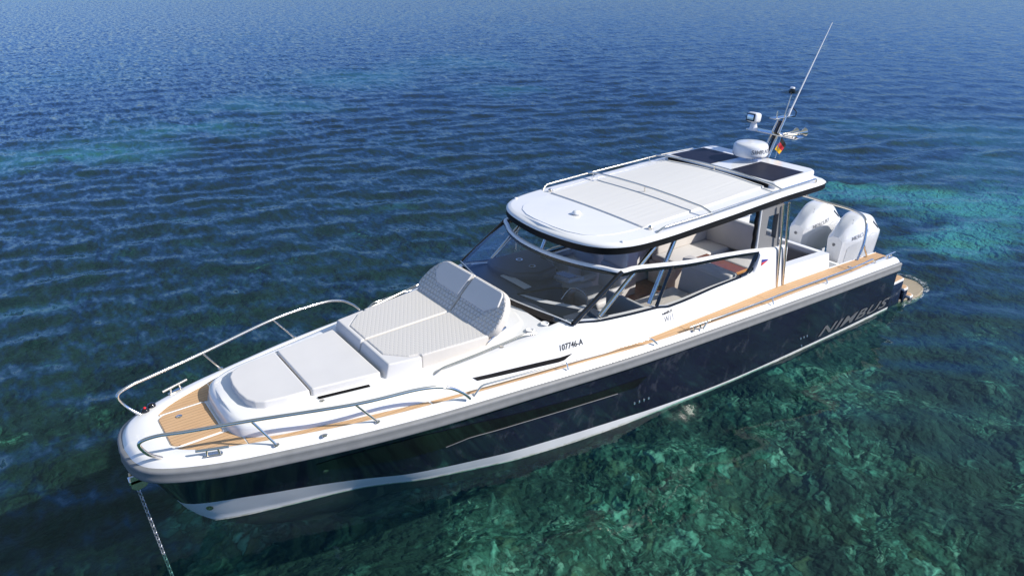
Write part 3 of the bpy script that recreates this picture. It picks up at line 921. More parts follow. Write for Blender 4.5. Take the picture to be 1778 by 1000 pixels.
for s in (1, -1):
    # pillars
    MB().tube([(6.72, s * 1.205, 1.655), (5.96, s * 1.195, 2.12)], .032, 8).build('windscreen_pillar', M['black'], ws, 60)
    for a, b, r_ in (((6.25, 1.15, 1.595), (5.28, 1.15, 2.36), .030), ((5.36, 1.13, 1.50), (4.94, 1.13, 2.37), .030)):
        p0, p1 = Vector((a[0], s * a[1], a[2])), Vector((b[0], s * b[1], b[2]))
        MB().tube([p0, p1], r_, 12).build('roof_strut', M['steel'], boat, 60)
    # black sill strip and mullion
    xs = np.concatenate([np.linspace(6.73, 3.5, 60), np.linspace(3.48, 3.27, 14)])
    def sp(x, dz, out): 
        return (x, s * (float(np.interp(x, CB[:, 0], CB[:, 1])) - float(SHY(x)) * 1.0 + out), float(ZS(x)) + dz)
    A = [sp(x, .024, -.012) for x in xs]; A2 = [sp(x, .024, .002) for x in xs]; B = [sp(x, -.026, .012) for x in xs]
    sill = MB().grid([A, A2, B]).build('window_sill', M['black'], boat, 60)
    MB().tube([(5.30, s * 1.205, 1.47), (5.06, s * 1.20, 1.985)], .024, 8).build('window_mullion', M['black'], sill)
    # rear end of the side window frame, bending up to the beam
    MB().tube([(3.62, s * 1.215, 1.455), (3.46, s * 1.215, 1.475), (3.36, s * 1.212, 1.60), (3.30, s * 1.21, 1.755)], .026, 8, smooth=6).build('window_frame', M['black'], sill)
    gl = MB()
    xs2 = np.linspace(6.70, 3.36, 50)
    bx_ = np.array([p.x for p in Hf[:len(Hf) // 2]]); bz_ = np.array([p.z for p in Hf[:len(Hf) // 2]])
    o_ = np.argsort(bx_)
    zt_ = lambda x: min(np.interp(x, bx_[o_], bz_[o_]) - .06, 1.66 + (6.72 - x) * .61)
    A = [sp(x, .0, -.006) for x in xs2]; B = [(x, s * 1.198, max(float(zt_(x)), float(ZS(x)) + .002)) for x in xs2]
    gl.grid([A, B]).build('side_window', M['sideglass'], sill, 60)
    # rear wing: grey panel with a framed opening
    wing = MB()
    out_ = [(3.26, 1.775), (3.27, 2.40), (2.80, 2.42), (2.78, 1.705)]
    inn_ = [(3.13, 1.97), (3.11, 2.24), (2.88, 2.24), (2.87, 1.86)]
    V = [(x, s * 1.20, z) for x, z in out_] + [(x, s * 1.20, z) for x, z in inn_] + [(x, s * 1.12, z) for x, z in out_] + [(x, s * 1.12, z) for x, z in inn_]
    F = []
    for k in range(4):
        j = (k + 1) % 4
        F += [(k, j, 4 + j, 4 + k), (8 + k, 8 + j, 12 + j, 12 + k), (k, j, 8 + j, 8 + k), (4 + k, 4 + j, 12 + j, 12 + k)]
    wing.add(V, F); w_ = wing.build('rear_wing_panel', M['panelgrey'], boat, 20)
    MB().add([(x, s * 1.15, z) for x, z in inn_], [(0, 1, 2, 3)]).build('wing_window', M['glass'], w_)
    MB().tube([(3.29, s * 1.19, 1.80), (3.30, s * 1.19, 2.40)], .020, 8).build('wing_edge', M['gel'], w_)
    MB().tube([(3.345 + .008 * math.sin(k * 1.9), s * 1.17, 1.80 + k * .055) for k in range(12)], .026, 8, smooth=3).build('rolled_canopy', M['blackm'], w_)
    # stern posts
    for a, b, r_ in (((2.765, 1.275, 1.05), (2.905, 1.275, 2.40), .018), ((2.62, 1.28, 1.045), (2.785, 1.28, 2.40), .018)):
        MB().tube([(a[0], s * a[1], a[2]), (b[0], s * b[1], b[2])], r_, 10).build('roof_post', M['steel'], boat, 60)

# hardtop -------------------------------------------------------------------
RX = [1.66, 1.72, 1.9, 2.7, 4.1, 5.0, 5.5, 5.75, 5.97, 6.12, 6.235, 6.30, 6.33, 6.34]
RY = [1.08, 1.16, 1.20, 1.235, 1.25, 1.25, 1.228, 1.19, 1.10, .965, .74, .45, .2, 0]
_q = np.arange(len(RX)); _u = np.linspace(0, len(RX) - 1, 300)
RO = np.stack([pch(_q, RX)(_u), pch(_q, RY)(_u)], 1)
ZE = pch([1.6, 2.7, 4.1, 5.5, 6.4], [2.475, 2.495, 2.455, 2.415, 2.395])
prof = [(.22, -.105), (.05, -.098), (.012, -.092), (.0, -.080), (-.002, -.03), (.0, 0)]
prof2 = [(.0, 0), (.003, .012), (.012, .026), (.032, .037), (.07, .046)]
NH2 = NH
crown = lambda x: .022 + .045 * float(np.clip((5.2 - x) / 2.3, 0, 1)) ** 1.0
def rring(d, dz): return ring(inset_half(RO, d), lambda x: ZE(x) + dz)
mbr = MB().grid([rring(d, dz) for d, dz in prof2])
top = rring(.07, .046); n = len(top); V = []; F = []
for i in range(n // 2 + 1):
    a, b = top[i], top[n - 1 - i]
    for k in range(13):
        p = (a + (b - a) * k / 12).copy(); p[2] += crown(a[0]) * math.sin(PI * k / 12); V.append(p)
for i in range(n // 2):
    for k in range(12): F.append((i * 13 + k, (i + 1) * 13 + k, (i + 1) * 13 + k + 1, i * 13 + k + 1))
mbr.add(V, F)
# rear face
e0 = [rring(d, dz)[0] for d, dz in prof2]; e1 = [rring(d, dz)[-1] for d, dz in prof2]
rr = e0 + [Vector(V[k]) for k in range(13)] + e1[::-1]
low = [(p[0] - .03, p[1], p[2] - .06) for p in (e0[0], e1[0])]
mbr.add([tuple(p) for p in rr] + [low[1], low[0]], [tuple(range(len(rr) + 2))])
roof = mbr.build('hardtop', M['gel'], boat, 45)
mbu = MB().grid([rring(d, dz) for d, dz in prof]); 
un = rring(.22, -.105); V = [tuple(p) for p in un]; n = len(un); F = [(i, i + 1, n - 2 - i, n - 1 - i) for i in range(n // 2 - 1)] + [(n // 2 - 1, n // 2, n // 2 + 1)]
mbu.add(V, F); mbu.build('hardtop_trim', M['blackm'], roof, 45)
hl_ = rring(.30, -.115); nl_ = len(hl_)
MB().add([tuple(p) for p in hl_], [(i, i + 1, nl_ - 2 - i, nl_ - 1 - i) for i in range(nl_ // 2 - 1)] + [(nl_ // 2 - 1, nl_ // 2, nl_ // 2 + 1)]).build('headliner', M['gel_matte'], roof, 45)
def roof_z(x, y):
    hy = float(np.interp(x, RO[:, 0], RO[:, 1])) - .07
    return float(ZE(x)) + .046 + crown(x) * math.cos(PI / 2 * min(1, abs(y) / max(hy, .05)))
def roof_panel(name, x0, x1, y0, y1, h0, mat, nx=14, ny=14, edge=.01, ins=None):
    G = []
    for i in range(nx + 1):
        x = x0 + (x1 - x0) * i / nx; row = []
        for j in range(ny + 1):
            y = y0 + (y1 - y0) * j / ny
            h = h0 if 0 < i < nx and 0 < j < ny else -.004
            row.append((x, y, roof_z(x, y) + h))
        # pull the outer ring of the raised part out so the side is steep
        G.append(row)
    G = np.array(G)
    G[1, :, 0] = x0 + .012 * np.sign(x1 - x0); G[-2, :, 0] = x1 - .012 * np.sign(x1 - x0)
    G[:, 1, 1] = y0 + .012 * np.sign(y1 - y0); G[:, -2, 1] = y1 - .012 * np.sign(y1 - y0)
    return MB().grid(G).build(name, mat, roof, 40)
roof_panel('sunroof', 5.36, 2.90, -.92, .92, .016, M['canvas'], 30, 24)
# front moulded panel, a step higher than the sunroof, following the nose
RP = [(5.38, .905)] + [(x, y) for x, y in [(5.6, .885), (5.8, .84), (5.98, .75), (6.10, .62), (6.18, .42), (6.215, .2), (6.22, 0)]]
rp = RP + [(x, -y) for x, y in RP[-2::-1]]
pad_mb(round_poly(rp, .03, 3), -.02, .004, .003, fr=lambda x, y, z: (x, y, roof_z(x, y) + z + 0.002)).build('roof_front_panel', M['gel'], roof, 60)
# raised rear section with the solar panels
ra = [(2.86, 1.06), (2.86, -1.06), (1.80, -1.0), (1.72, -.9), (1.72, .9), (1.80, 1.0)]
o = pad_mb(round_poly(ra, .06, 4), 2.45, 2.640, .03).build('roof_rear_panel', M['gel'], roof, 50)
MB().box((2.872, 0, 2.588), (.03, 1.90, .05)).build('sunroof_gap', M['blackm'], roof)
for s in (1, -1):
    mb = MB().add([(2.80, s * .20, 2.6445), (2.02, s * .19, 2.6445), (2.02, s * .955, 2.6445), (2.80, s * .975, 2.6445)], [(0, 1, 2, 3)])
    mb.build('solar_panel', M['solar'], roof, 0)
for s in (1, -1):
    ez_ = lambda x: roof_z(x, 1.15)
    pts = [(5.34, s * 1.13, ez_(5.34) - .012), (5.25, s * 1.165, ez_(5.25) + .06), (4.4, s * 1.20, ez_(4.4) + .055), (2.9, s * 1.195, ez_(2.9) + .05), (2.02, s * 1.17, ez_(2.02) + .06), (1.99, s * 1.155, ez_(1.99) - .02)]
    rk = MB().tube(fillet(pts, .06, 6), .0135).build('roof_rail', M['steel'], roof, 60)
    for x in (4.32, 3.1): MB().tube([(x, s * 1.18, ez_(x) + .055), (x, s * 1.13, ez_(x) - .01)], .010).build('rail_foot', M['steel'], rk)
for x, hz in ((4.39, .055), (2.90, .055)):
    zc = lambda y: roof_z(x, y) - (.02 if x < 3 else 0)
    pts = [(x, 1.20, roof_z(x, 1.15) + .055), (x, 1.06, zc(1.0) + .09)] + [(x, y, zc(y) + .095) for y in (.6, .2, -.2, -.6)] + [(x, -1.06, zc(1.0) + .09), (x, -1.20, roof_z(x, 1.15) + .055)]
    cb = MB().tube(fillet(pts, .07, 5), .014).build('roof_crossbar', M['steel'], roof, 60)
    MB().tube([(x, 0, zc(0) + .09), (x, 0, zc(0))], .010).build('rail_foot', M['steel'], cb)
MB().lathe([(0, 0), (.065, 0), (.06, .012), (.045, .03), (.02, .04), (0, .041)], (5.68, .02, roof_z(5.68, 0) + .012), 24).build('gps_dome', M['gel'], roof, 80)
for s in (1, -1):
    MB().lathe([(0, 0), (.035, 0), (.035, .03), (.02, .05), (0, .05)], (5.30, s * 1.00, roof_z(5.3, 1.0) - .005), 16).build('roof_latch', M['steel'], roof)
    MB().lathe([(0, 0), (.03, 0), (.02, .02), (0, .024)], (5.86, s * 1.08, roof_z(5.86, 1.05) - .008), 12).build('side_light', M['gel'], roof)

# radar, mast, antenna --------------------------------------------------------
rd = MB().lathe([(0, 0), (.19, 0), (.255, .022), (.272, .05), (.272, .075), (.264, .165), (.250, .198), (.222, .216), (.12, .230), (0, .233)], (2.06, 0, 2.70), 48).build('radar_dome', M['engine'], boat, 60)
MB().lathe([(0, 0), (.05, 0), (.05, .06), (.12, .07), (0, .07)], (2.06, 0, 2.635), 20).build('radar_pedestal', M['steel'], rd, 40)
def rad_surf(p):
    # wrap the letters round the dome side
    a = math.atan2(p.y, p.x - 2.06)
    return (2.06 + .271 * math.cos(a), .271 * math.sin(a), p.z)
_ca = Vector((math.cos(1.36), math.sin(1.36), 0)); _ct = Vector((-math.sin(1.36), math.cos(1.36), 0))
def rad_wrap(p):
    q = Vector((p.x - 2.06, p.y, 0)); u_ = q.dot(_ct); a = 1.36 + u_ / .268
    rr_ = .271 if p.z < 2.86 else .2665
    return (2.06 + rr_ * math.cos(a), rr_ * math.sin(a), p.z)
text('lettering', 'SIMRAD', .092, Vector((2.06, 0, 2.815)) + _ca * .27, _ct, (0, 0, 1), M['greytext'], rd, bold=.022, sx=1.12, ext=.0, surf=rad_wrap)
mast = empty('signal_mast', (1.6, 0, 2.62), boat)
def mpart(mb, name, mat, par=mast, sm=50):
    o = mb.build(name, mat, None, sm); o.data.transform(Matrix.Translation((-1.6, 0, -2.62))); o.parent = par; return o
mb = MB()
for s in (1, -1): mb.tube([(1.66, s * .06, 2.62), (1.33, s * .05, 3.22)], .024, 10)
mpart(mb, 'mast_leg', M['steel'])
mpart(MB().tube([(1.60, 0, 2.64), (1.36, 0, 3.16)], .030, 8), 'cable_duct', M['black'])
mb = MB(); mb.box((1.50, 0, 2.985), (.20, .95, .018), .006); mpart(mb, 'light_bracket', M['steel'])
mb = MB(); mb.box((1.36, 0, 3.225), (.46, .12, .016), .006); mb.tube([(1.48, 0, 3.22), (1.48, 0, 3.34)], .012); mpart(mb, 'antenna_bracket', M['steel'])
# searchlight
mb = MB(); mb.lathe([(0, 0), (.075, 0), (.06, .05), (.045, .11), (.05, .13), (0, .13)], (1.60, -.33, 2.995), 20)
mb.box((1.62, -.33, 3.20), (.17, .20, .16), .045, Matrix.Rotation(-.15, 3, 'Y'))
sl = mpart(mb, 'searchlight', M['engine'])
mb = MB(); mb.box((1.705, -.33, 3.212), (.012, .16, .12), .004, Matrix.Rotation(-.15, 3, 'Y')); mpart(mb, 'lamp_frame', M['black'], sl)
mb = MB(); mb.box((1.7135, -.33, 3.214), (.006, .12, .08), .002, Matrix.Rotation(-.15, 3, 'Y')); mpart(mb, 'lamp_lens', M['steel'], sl)
# twin horns
for y, L_ in ((.30, .26), (.38, .34)):
    mb = MB().lathe([(0, 0), (.018, .0), (.018, L_ * .5), (.03, L_ * .8), (.065, L_), (.06, L_), (.02, L_ * .9), (0, L_ * .9)], (1.60 + .1, y, 3.05), 20, (-1, .25, .06))
    mpart(mb, 'horn', M['steel'])
mpart(MB().box((1.55, .33, 3.02), (.10, .16, .06), .01), 'horn_base', M['steel'])
# whip antenna and anchor light
mpart(MB().tube([(1.20, 0, 3.20), (1.14, .0, 3.33)], .024, 12).tube([(1.19, 0, 3.22), (.36, .0, 4.60)], lambda t: .016 - .009 * t, 10), 'whip_antenna', M['engine'])
mpart(MB().tube([(1.24, -.03, 3.22), (1.02, -.10, 3.55)], .010, 8), 'light_pole', M['steel'])
mpart(MB().lathe([(0, 0), (.05, 0), (.055, .02), (.05, .06), (.02, .075), (0, .075)], (1.02, -.10, 3.55), 20), 'anchor_light', M['black'])
mpart(MB().lathe([(0, 0), (.04, 0), (.035, .02), (0, .025)], (1.02, -.10, 3.626), 16), 'light_cap', M['gel'])
mpart(MB().tube([(1.18, .0, 3.22), (1.05, .03, 3.20), (1.02, .03, 3.27), (1.10, .02, 3.33)], .008, 6, smooth=5), 'cable_loop', M['black'])
mpart(MB().tube([(1.44, .10, 2.99), (1.52, .10, 2.60)], .007, 6), 'flag_halyard', M['steel'])

# ensign: hangs from the mast bracket, folded
fl = empty('ensign_flag', (1.49, .05, 2.88)); fl.scale = (.75, .75, .75)
tag(fl, 'small black, red and gold flag hanging folded on the roof mast', 'flag')
for k, nm in enumerate(('flagblack', 'red', 'gold')):
    rows = []
    for i in range(11):
        t = i / 10; row = []
        for j in range(4):
            w = (k + j / 3) / 3
            d = Vector((-.10 - .02 * math.sin(t * 7), .05 * math.sin(t * 6 + w * 2), -.02))
            top_ = Vector((0, 0, -.02)); 
            p = Vector((-.10 + .16 * w, .06 - .02 * w, .06 - .24 * w)) + Vector((-.05 * t, .10 * t, -.15 * t * (1 - .35 * w))) + Vector((.014, .012, 0)) * math.sin(t * 8 + w * 3)
            row.append(p)
        rows.append(row)
    mesh('flag_stripe', MB().grid(rows).v, MB().grid(rows).f, M[nm], fl, 80)

# stern arch ------------------------------------------------------------------
pts = [(.36, 1.31, .99), (.50, 1.30, 1.30), (.40, 1.20, 1.62), (.27, .90, 1.675), (.30, .4, 1.70), (.30, 0, 1.71), (.30, -.4, 1.70), (.27, -.90, 1.675), (.40, -1.20, 1.62), (.50, -1.30, 1.30), (.36, -1.31, .99)]
pts[0] = (.62, 1.31, 1.0); pts[-1] = (.62, -1.31, 1.0)
arch = MB().tube(pts, .022, 12, smooth=8).build('tow_arch', M['steel'], boat, 60)
for s in (1, -1): MB().tube([(.50, s * 1.305, 1.24), (.33, s * 1.31, .99)], .016, 10).build('arch_brace', M['steel'], arch)
MB().lathe([(0, 0), (.02, 0), (.02, .03), (0, .03)], (.30, 0.03, 1.728), 12).build('tow_pin', M['steel'], arch)

# outboards ---------------------------------------------------------------------
ZT = pch([-1.32, -1.26, -1.15, -1.0, -.86, -.70, -.55, -.42, -.30, -.24], [.54, .66, .76, .835, .862, .845, .79, .715, .60, .52])
WX_ = pch([-1.32, -1.2, -1.0, -.80, -.6, -.42, -.30, -.24], [.235, .275, .298, .295, .27, .215, .17, .145])
def cowl_half(x, z):
    """half width of the cowling at height z above its base"""
    zt_ = float(ZT(x)); w = float(WX_(x)); zm = min(.50, zt_ - .07)
    if z <= zm: return w * (.80 + .20 * max(0, min(1, z / .42)))
    t = min(1, (z - zm) / max(.01, zt_ - .02 - zm))
    return w * (1 - .46 * t ** 1.15)
def outboard(yc):
    e = empty('outboard_engine', (0, yc, .42), boat)
    xs = np.concatenate([[-.236], np.linspace(-.25, -1.30, 26), [-1.315]])
    rows = []
    for x in xs:
        zt_ = float(ZT(x)); zm = min(.50, zt_ - .07)
        hs = [(cowl_half(x, z), z) for z in (.0, .14, .28, .42, zm)] + [(cowl_half(x, zm + (zt_ - .02 - zm) * t), zm + (zt_ - .02 - zm) * t) for t in (.25, .5, .75, 1)]
        w1 = hs[-1][0]
        topv = [(w1 * .82, zt_ - .004), (w1 * .4, zt_), (0, zt_)]
        half_ = hs + topv
        rows.append([(x, y, z) for y, z in half_] + [(x, -y, z) for y, z in half_[-2::-1]])
    mb = MB().grid(rows)
    mb.add(rows[0], [tuple(range(len(rows[0])))]); mb.add(rows[-1], [tuple(range(len(rows[0])))])
    cowl = mb.build('cowling', M['engine'], e, 32)
    bm = bmesh.new(); bm.from_mesh(cowl.data); bmesh.ops.remove_doubles(bm, verts=bm.verts, dist=.0005); bm.to_mesh(cowl.data); bm.free()
    cowl.data.set_sharp_from_angle(angle=math.radians(32))
    for s in (1, -1):
        sw = [(-.36, .03), (-.36, .30), (-.42, .37), (-.70, .47), (-.98, .56), (-1.10, .53), (-1.16, .40), (-1.14, .03)]
        rw = []
        xs_ = np.linspace(-.36, -1.15, 18)
        up_ = np.interp(-xs_, [.36, .44, .70, .98, 1.10, 1.15], [.32, .39, .47, .545, .51, .40])
        for k in range(7):
            rw.append([(x, s * (cowl_half(x, .03 + (u - .03) * k / 6) + .004), .03 + (u - .03) * k / 6) for x, u in zip(xs_, up_)])
        MB().grid(rw).build('side_panel', M['engine_side'], cowl, 40)
        text('lettering', 'MERCURY', .088, (-.62, s * .30, .545), (-s, 0, .22 * s), (0, 0, 1), M['greytext'], cowl, bold=.004, sx=1.12, shear=.25, ext=.0,
             surf=lambda p, s=s: (p.x, s * (cowl_half(p.x, p.z) + .006), p.z))
        MB().add([(x, s * (cowl_half(x, z) + .004), z) for x, z in ((-1.06, .72), (-1.22, .58), (-1.20, .55), (-1.04, .69))], [(0, 1, 2, 3)]).build('air_slot', M['blackm'], cowl, 0)
    mb = MB(); mb.lathe([(.018, 0), (.030, 0), (.030, .008), (.018, .008), (.018, 0)], (-.236, -.01, .37), 18, (1, 0, 0)); mb.lathe([(0, 0), (.010, 0), (.010, .008), (0, .008)], (-.236, -.008, .372), 12, (1, 0, 0))
    mb.build('front_badge', M['greytext'], cowl)
    sm_ = [(-.50, .13), (-.58, .09), (-.86, .085), (-.86, -.085), (-.58, -.09), (-.50, -.13)]
    MB().tube([(x, y, float(ZT(x)) - (.012 if abs(y) > .1 else .0)) for x, y in sm_], .003, 5).build('cowl_seam', M['greytext'], cowl)
    mb = MB(); mb.box((-.70, 0, -.14), (.75, .34, .34), .04); mb.box((-.75, 0, -.55), (.45, .14, .7), .05); mb.box((-.70, 0, -.95), (.7, .10, .14), .04)
    mb.build('midsection', M['engine_side'], e)
    mb = MB(); mb.box((-.18, 0, -.10), (.40, .30, .28), .03); mb.tube([(.0, -.16, -.02), (.0, .28, -.02)], .03, 10); mb.tube([(-.1, .2, .02), (.15, .38, -.05), (.35, .42, -.09)], .022, 8, smooth=4); mb.build('mounting_bracket', M['blackm'], e)
    return e
outboard(.40); outboard(-.39)

# swim platforms and steps at the stern
for s in (1, -1):
    sw = empty('swim_platform', (-.5, s * 1.2, .0), boat)
    def sp_(mb, name, mat, par=None):
        o = mb.build(name, mat, None, 40); o.data.transform(Matrix.Translation((.5, -s * 1.2, 0))); o.parent = par or sw; return o
    pl = [(-.10, s * .75), (-1.2, s * .80), (-1.58, s * 1.02), (-1.62, s * 1.36), (-1.40, s * 1.62), (-1.0, s * 1.70), (-.62, s * 1.62), (-.13, s * 1.40)]
    sp_(pad_mb(round_poly(pl, .12), -.08, .045, .015), 'platform', M['wetteak'])
    for (x0, x1, y0, y1, z) in ((-.64, -.13, 1.22, 1.59, .45), (-.80, -.60, 1.25, 1.625, .25), (-.93, -.76, 1.28, 1.68, .085)):
        st = [(x1, s * y0), (x0 + .04, s * y0), (x0, s * (y0 + .05)), (x0, s * (y1 - .08)), (x0 + .06, s * y1), (x1, s * y1)]
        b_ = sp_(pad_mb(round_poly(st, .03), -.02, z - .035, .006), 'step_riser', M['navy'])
        sp_(pad_mb(round_poly(st, .03), z - .035, z, .01), 'step_edge', M['gel'], b_)
        st2 = offset2d(ccw(st), .018)
        sp_(pad_mb(st2, z - .002, z + .005, .002), 'step_tread', M['teak'], b_)
MB().box((-.02, 0, .30), (.10, 2.2, .5), .02).build('transom_beam', M['gel'], boat)

# cabin interior ------------------------------------------------------------------
cab = empty('cabin_interior', (5, 0, .42), boat)
def ip(mb, name, mat, par=cab, sm=50):
    o = mb.build(name, mat, None, sm); o.data.transform(Matrix.Translation((-5, 0, -.42))); o.parent = par; return o
# dashboard: charcoal shelf under the screen, with an opening over the companionway to port
mb = MB()
def dz_(x): return 1.60 - (6.9 - x) * .07
dashX = [6.90, 6.62, 6.15, 5.95]
def slab(x0, x1, y0, y1):
    mb.add([(x0, y0, dz_(x0)), (x1, y0, dz_(x1)), (x1, y1, dz_(x1)), (x0, y1, dz_(x0))], [(0, 1, 2, 3)])
slab(6.985, 6.66, -1.13, 1.13); slab(6.66, 6.02, -1.12, .02); slab(6.66, 6.08, .86, 1.14)
slab(6.02, 5.90, -1.12, .02)
mb.add([(5.9, -1.12, dz_(5.9)), (5.9, .02, dz_(5.9)), (5.75, .02, .42), (5.75, -1.12, .42)], [(0, 1, 2, 3)])
mb.add([(6.66, .02, dz_(6.66)), (5.9, .02, dz_(5.9)), (5.75, .02, .42), (6.66, .02, .42)], [(0, 1, 2, 3)])
mb.add([(6.66, .86, dz_(6.66)), (6.08, .86, dz_(6.08)), (6.08, .86, .42), (6.66, .86, .42)], [(0, 1, 2, 3)])
dash = ip(mb, 'dashboard', M['dash'])
hood = [(5.62, -1.05), (5.75, -.25), (6.1, -.2), (6.42, -.4), (6.5, -.75), (6.4, -1.08)]
ip(pad_mb(round_poly(hood, .08), 1.45, 1.66, .05), 'instrument_hood', M['dash'], dash)
ip(MB().box((6.45, -.3, 1.60), (.12, .55, .012), .004), 'defroster_vent', M['greyvinyl'], dash)
for y in (-.75, -.45): ip(MB().lathe([(.03, 0), (.05, 0), (.05, .01), (.03, .01), (.03, 0)], (6.05, y, 1.662), 20), 'cup_ring', M['steel'], dash)
mb = MB(); 
fr_ = [(5.86, -.36), (5.60, -.30), (5.52, .04), (5.78, .02)]
ip(pad_mb(fr_, 1.50, 1.545, .01), 'chart_screen_frame', M['greyvinyl'], dash)
ip(pad_mb(offset2d(ccw(fr_), .05), 1.54, 1.549, .003), 'chart_screen', M['screen'], dash)
# companionway rim, steps
mb = MB(); mb.tube([(6.66, .02, 1.585), (6.10, .10, 1.55), (5.95, .22, 1.54)], .012, 6)
P = [(6.66, .06, 1.594), (6.58, .40, 1.592), (6.30, .82, 1.575), (6.12, .84, 1.56)]
rim = []
for (a, b, c), (d, e, f_) in zip(P[:-1], P[1:]):
    rim.append(((a, b, c), (d, e, f_)))
mb2 = MB()
Pi = [(6.57, .06, 1.565), (6.46, .33, 1.565), (6.21, .71, 1.545), (6.10, .71, 1.535)]
mb2.grid([P, Pi, [(p[0] - .02, p[1] - .02, p[2] - .25) for p in Pi]])
ip(mb2, 'companionway_rim', M['cushion'], dash)
ip(mb, 'companionway_rail', M['black'], dash)
mb = MB(); mb.box((6.35, .45, .62), (.5, .8, .05)); mb.box((6.0, .45, .52), (.3, .8, .05)); ip(mb, 'companionway_step', M['walnut'])
mb = MB(); mb.tube([(6.05, .18, 1.40), (5.85, .16, 1.5), (5.8, .4, 1.48), (5.95, .6, 1.38)], .012, 8, smooth=4); ip(mb, 'grab_handle', M['steel'])
# steering wheel
wheel = MB(); c = Vector((5.62, -.62, 1.50)); ax = Vector((-.8, 0, .55)).normalized(); a1 = Vector((0, 1, 0)); a2 = ax.cross(a1)
wheel.tube([c + a1 * (.19 * math.cos(t)) + a2 * (.19 * math.sin(t)) for t in np.linspace(0, 2 * PI, 28, endpoint=False)], .015, 8, close=True)
for t in (0, 2.1, 4.2): wheel.tube([c - ax * .02, c + a1 * (.19 * math.cos(t)) + a2 * (.19 * math.sin(t))], .011, 6)
ip(wheel, 'steering_wheel', M['blackm'])
# helm seats: pedestal, cushion, wraparound back
for y in (-.82, -.22):
    hs = empty('helm_seat', (-.05, y, .0), cab)
    def hsp(mb, name, mat, sm=60):
        o = mb.build(name, mat, None, sm); o.parent = hs; return o
    hsp(MB().box((.0, 0, .25), (.42, .46, .5), .04), 'seat_base', M['greyvinyl'])
    hsp(MB().box((.05, 0, .56), (.50, .52, .13), .05), 'seat_cushion', M['cushion'])
    hsp(MB().box((.24, 0, .50), (.12, .50, .16), .05), 'bolster', M['greyvinyl'])
    Rb = Matrix.Rotation(-.12, 3, 'Y')
    hsp(MB().box((-.24, 0, .82), (.13, .50, .42), .055, Rb), 'backrest', M['greyvinyl'])
    hsp(MB().box((-.29, 0, 1.16), (.12, .46, .30), .055, Rb), 'headrest', M['cushion'])
    for k in (-.28, .28): hsp(MB().box((0, k, .76), (.34, .07, .06), .028), 'armrest', M['greyvinyl'])
# port double lounge, facing forward
pls = empty('port_lounge', (-.95, .55, 0), cab)
def pp(mb, name, mat, sm=60):
    o = mb.build(name, mat, None, sm); o.parent = pls; return o
pp(MB().box((.15, .06, .22), (1.1, .88, .44), .03), 'seat_base', M['cushion'])
pp(MB().box((.22, .06, .50), (.95, .88, .14), .05), 'seat_cushion', M['beige'])
pp(pad_mb(round_poly([(-.42, .42), (.42, .42), (.42, .95), (-.42, .95)], [.02, .02, .16, .16], 6), -.08, .06, .035, fr=lambda u, v, w: (-.36 - (v - .42) * .22 + w, u + .06, v)), 'backrest', M['greyvinyl'])
pp(pad_mb(round_poly([(-.44, .88), (.44, .88), (.46, .99), (-.46, .99)], .04, 4), -.10, .07, .04, fr=lambda u, v, w: (-.36 - (v - .42) * .22 + w, u + .06, v)), 'back_roll', M['cushion'])
pp(MB().box((.25, .50, .60), (1.0, .14, .22), .05), 'side_bolster', M['cushion'])
# U settee to starboard and aft
st = empty('dining_settee', (-3.0, 0, 0), cab)
def sp2(mb, name, mat, sm=60):
    o = mb.build(name, mat, None, sm); o.parent = st; return o
sp2(MB().box((.15, -.78, .20), (1.7, .62, .40), .02), 'seat_base', M['beige'])
sp2(MB().box((-.10, -.20, .20), (.56, 1.25, .40), .02), 'seat_base', M['beige'])
sp2(MB().box((.15, -.74, .46), (1.7, .62, .13), .045), 'seat_cushion', M['cushion'])
sp2(MB().box((-.05, .10, .46), (.56, .62, .13), .045), 'seat_cushion', M['cushion'])
sp2(MB().box((.15, -1.02, .76), (1.66, .15, .52), .05, Matrix.Rotation(.10, 3, 'X')), 'backrest', M['beige'])
sp2(MB().box((-.36, -.32, .76), (.15, 1.35, .52), .05, Matrix.Rotation(-.10, 3, 'Y')), 'backrest', M['greyvinyl'])
# aft bench facing the engines
ab = empty('aft_bench', (-3.62, 0, 0), cab)
o = MB().box((.10, 0, .50), (.04, 2.12, .56), .02).build('backrest', M['panelgrey'], None, 50); o.parent = ab
# dining table
tb = empty('dining_table', (-2.14, .18, 0), cab)
def tbp(mb, name, mat, sm=40):
    o = mb.build(name, mat, None, sm); o.parent = tb; return o
tbp(MB().box((0, 0, .655), (.58, .80, .045), .006), 'table_top', M['table'])
tbp(MB().box((0, .408, .655), (.58, .016, .047), .004), 'table_edge', M['tableedge'])
tbp(MB().lathe([(0, 0), (.14, 0), (.14, .02), (.05, .04), (.05, .62), (0, .62)], (0, 0, 0), 24), 'table_leg', M['steel'])
ip(MB().box((5.27, .66, .90), (.05, .80, .94), .015), 'companion_bulkhead', M['greyvinyl'])
# starboard galley ledge with rail
ip(MB().box((4.3, -1.0, .86), (1.5, .35, .9), .02), 'galley_unit', M['cushion'])

# anchor chain -------------------------------------------------------------------
mb = MB()
P0, P1 = Vector((11.415, 0, .775)), Vector((11.30, .42, -.75))
d_ = (P1 - P0); L_ = d_.length; t_ = d_.normalized(); nl = int(L_ / .040)
ux = t_.orthogonal().normalized(); uy = t_.cross(ux)
for i in range(nl):
    c = P0 + t_ * (i * .040 + .01); sd = ux if i % 2 else uy
    ring_ = [c + t_ * (.028 * math.cos(a)) + sd * (.017 * math.sin(a)) for a in np.linspace(0, 2 * PI, 10, endpoint=False)]
    mb.tube(ring_, .0056, 5, close=True)
ch = mb.build('anchor_chain', M['chain'], None, 60)
tag(ch, 'galvanised anchor chain running from the bow roller down into the water', 'chain')

